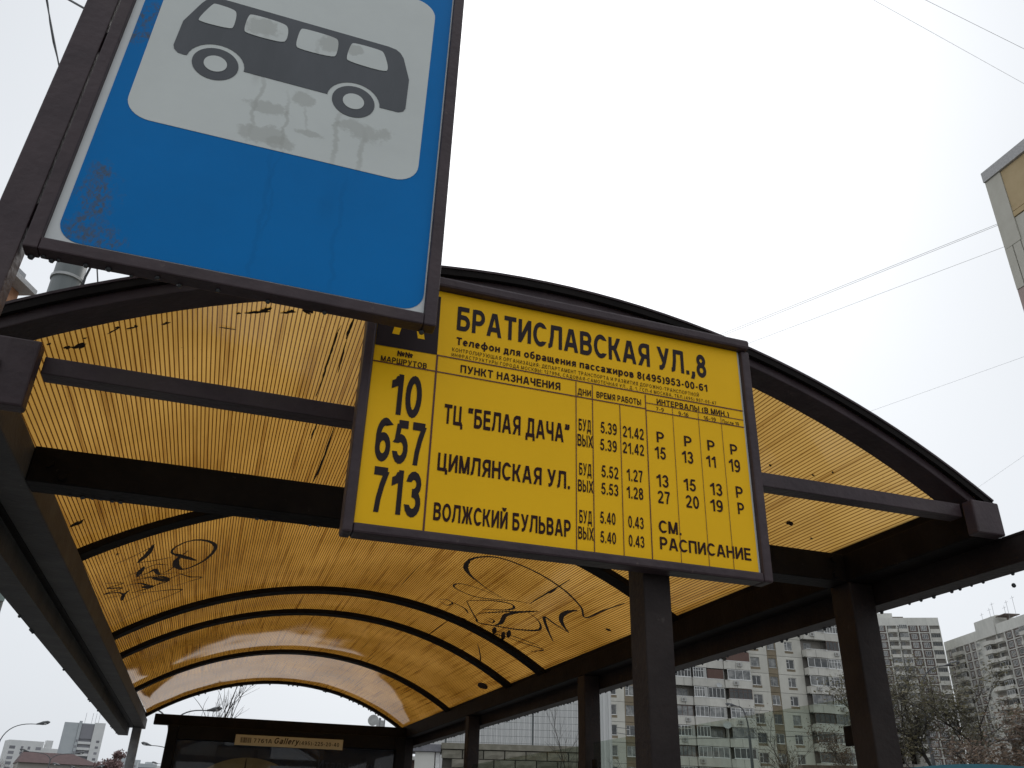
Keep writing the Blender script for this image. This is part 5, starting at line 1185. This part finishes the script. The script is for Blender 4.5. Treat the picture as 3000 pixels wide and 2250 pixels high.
# ================================================================== TREES
M['bark'] = mat('dark_bark', (.045, .038, .033), .9, var=.3, scale=6, bump=.4); M['barkl'] = mat('pale_bark', (.17, .15, .12), .9, var=.3, scale=6)
M['redtwig'] = mat('reddish_twigs', (.12, .06, .05), .9, var=.3)
def leaf_mat(name, a, b):
    m = mat(name, a, .7, scale=.9, col2=b, thr=(.4, .6)); return m
M['olive'] = leaf_mat('olive_leaves', (.065, .062, .028), (.12, .10, .045)); M['rust'] = leaf_mat('rust_leaves', (.075, .042, .025), (.12, .075, .04)); M['redl'] = leaf_mat('dull_red_buds', (.16, .095, .09), (.22, .14, .13))
def tree(pos, H_, spread, label, seed, bark='bark', leaves=None, nleaf=0, lsize=.12, depth=4, trunk_h=.3, r0=.12, group=None, droop=.1):
    rn = random.Random(seed); t = thing('tree', (pos[0], pos[1], GZ), label, 'tree', 0, group)
    tr = MB(); cr = MB(); tips = []
    th = H_*trunk_h
    tr.tube([(0, 0, 0), (rn.uniform(-.1, .1), rn.uniform(-.1, .1), th*.5), (0, 0, th)], [r0*1.3, r0*1.05, r0], 8)
    def grow(p, d, L, r, k):
        pts = [p]; q = p.copy(); dd = d.copy()
        for i in range(4):
            dd = (dd+Vector((rn.uniform(-.18, .18), rn.uniform(-.18, .18), rn.uniform(-.05, .12)))).normalized(); q = q+dd*L/4; pts.append(q.copy())
        cr.tube(pts, [r*(1-.13*i) for i in range(5)], 4 if k > 1 else 6, cap=False)
        if k >= depth: tips.extend(pts[1:]); return
        if k >= depth-1: tips.extend(pts[2:])
        n = rn.randint(3, 5) if k else rn.randint(4, 6)
        for j in range(n):
            base = pts[rn.randint(1, 4)] if j else pts[-1]
            a = rn.uniform(0, 2*PI); el = rn.uniform(.35, 1.0); side = Vector((math.cos(a)*spread, math.sin(a)*spread, 0))
            nd_ = (dd*el+side*rn.uniform(.4, .9)+Vector((0, 0, rn.uniform(-.1, .35)))).normalized()
            grow(base, nd_, L*rn.uniform(.5, .78), r*rn.uniform(.42, .6), k+1)
    grow(Vector((0, 0, th)), Vector((0, 0, 1)), H_*.34, r0*.95, 0)
    tr.build('trunk', M[bark], t); cr.build('crown', M[bark], t)
    if leaves and nleaf:
        lm = MB()
        for i in range(nleaf):
            c = rn.choice(tips)+Vector((rn.gauss(0, .22), rn.gauss(0, .22), rn.gauss(0, .22)))
            u = Vector((rn.gauss(0, 1), rn.gauss(0, 1), rn.gauss(0, 1))).normalized(); v = u.orthogonal().normalized()*lsize*rn.uniform(.3, .6); u = u*lsize*rn.uniform(.6, 1.2)
            k = len(lm.v); lm.v += [tuple(c-u), tuple(c+v), tuple(c+u), tuple(c-v)]; lm.f.append((k, k+1, k+2, k+3))
        lm.build('foliage', M[leaves], t, kind='stuff')
    return t
q = far(633, 2100, 55); tree(q, far(650, 2000, 55)[2]-GZ+.3, .45, 'slender bare tree seen through the far arch of the shelter', 21, trunk_h=.35, r0=.12, depth=3)
q = far(578, 2110, 60); tree(q, far(575, 2042, 60)[2]-GZ, .4, 'shorter bare tree left of the slender one, through the far arch', 5, trunk_h=.35, r0=.08, depth=3)
q = far(2640, 2240, 44); tree(q, 7.6, .95, 'sparse olive-leaved tree beside the right shelter post', 8, leaves='olive', nleaf=2600, r0=.09, lsize=.08, depth=5)
q = far(2760, 2240, 42); tree(q, 8.4, 1.0, 'fullest olive-green tree in front of the brown and white towers', 9, leaves='olive', nleaf=4200, r0=.10, lsize=.085, depth=5)
q = far(2890, 2240, 41); tree(q, 8.0, 1.0, 'olive tree right of the fullest one', 14, leaves='olive', nleaf=3200, r0=.09, lsize=.085, depth=5)
q = far(2960, 2245, 34); tree(q, 5.4, 1.0, 'rust-leaved tree with pale branches in the bottom right corner', 17, bark='barkl', leaves='rust', nleaf=3600, r0=.08, lsize=.08)
q = far(2840, 2250, 38); tree(q, 4.9, 1.0, 'low rust-brown shrubby tree between the vent houses', 19, leaves='rust', nleaf=1800, r0=.06, lsize=.08)
q = far(2330, 2250, 50); tree(q, 6.6, .6, 'bare thin tree in front of the middle of the beige block', 31, depth=4, r0=.06, leaves='olive', nleaf=500, lsize=.06)
q = far(2260, 2250, 52); tree(q, 5.6, .7, 'low bare tree left of the thin one before the beige block', 33, depth=4, r0=.05)
q = far(2465, 2250, 48); tree(q, 6.2, .8, 'rusty sparse tree left of the last shelter post', 35, leaves='rust', nleaf=2200, r0=.06, lsize=.07)
q = far(1840, 2250, 30); tree(q, 3.6, .7, 'small bare sapling left of the board post', 37, depth=4, r0=.03)
q = far(1665, 2230, 24); tree(q, 4.6, .5, 'thin bare sapling before the mesh fence', 39, depth=3, r0=.03)
q = far(305, 2240, 215); tree(q, far(305, 2207, 215)[2]-GZ, 1.0, 'round dull-red tree beyond the red roofed house', 41, bark='redtwig', leaves='redl', nleaf=5000, r0=.3, lsize=.35)
q = far(335, 2245, 240); tree(q, far(335, 2222, 240)[2]-GZ, 1.0, 'lower dull-red tree right of the round one', 43, bark='redtwig', leaves='redl', nleaf=2500, r0=.25, lsize=.3)
q = far(10, 2250, 120); tree(q, far(10, 2232, 120)[2]-GZ, 1.0, 'brown twiggy tree in the very bottom left corner', 45, bark='redtwig', depth=4, r0=.12)
q = far(65, 2252, 150); tree(q, far(65, 2240, 150)[2]-GZ, 1.0, 'brown twiggy tree between the corner and the red roofed house', 47, bark='redtwig', depth=4, r0=.12)
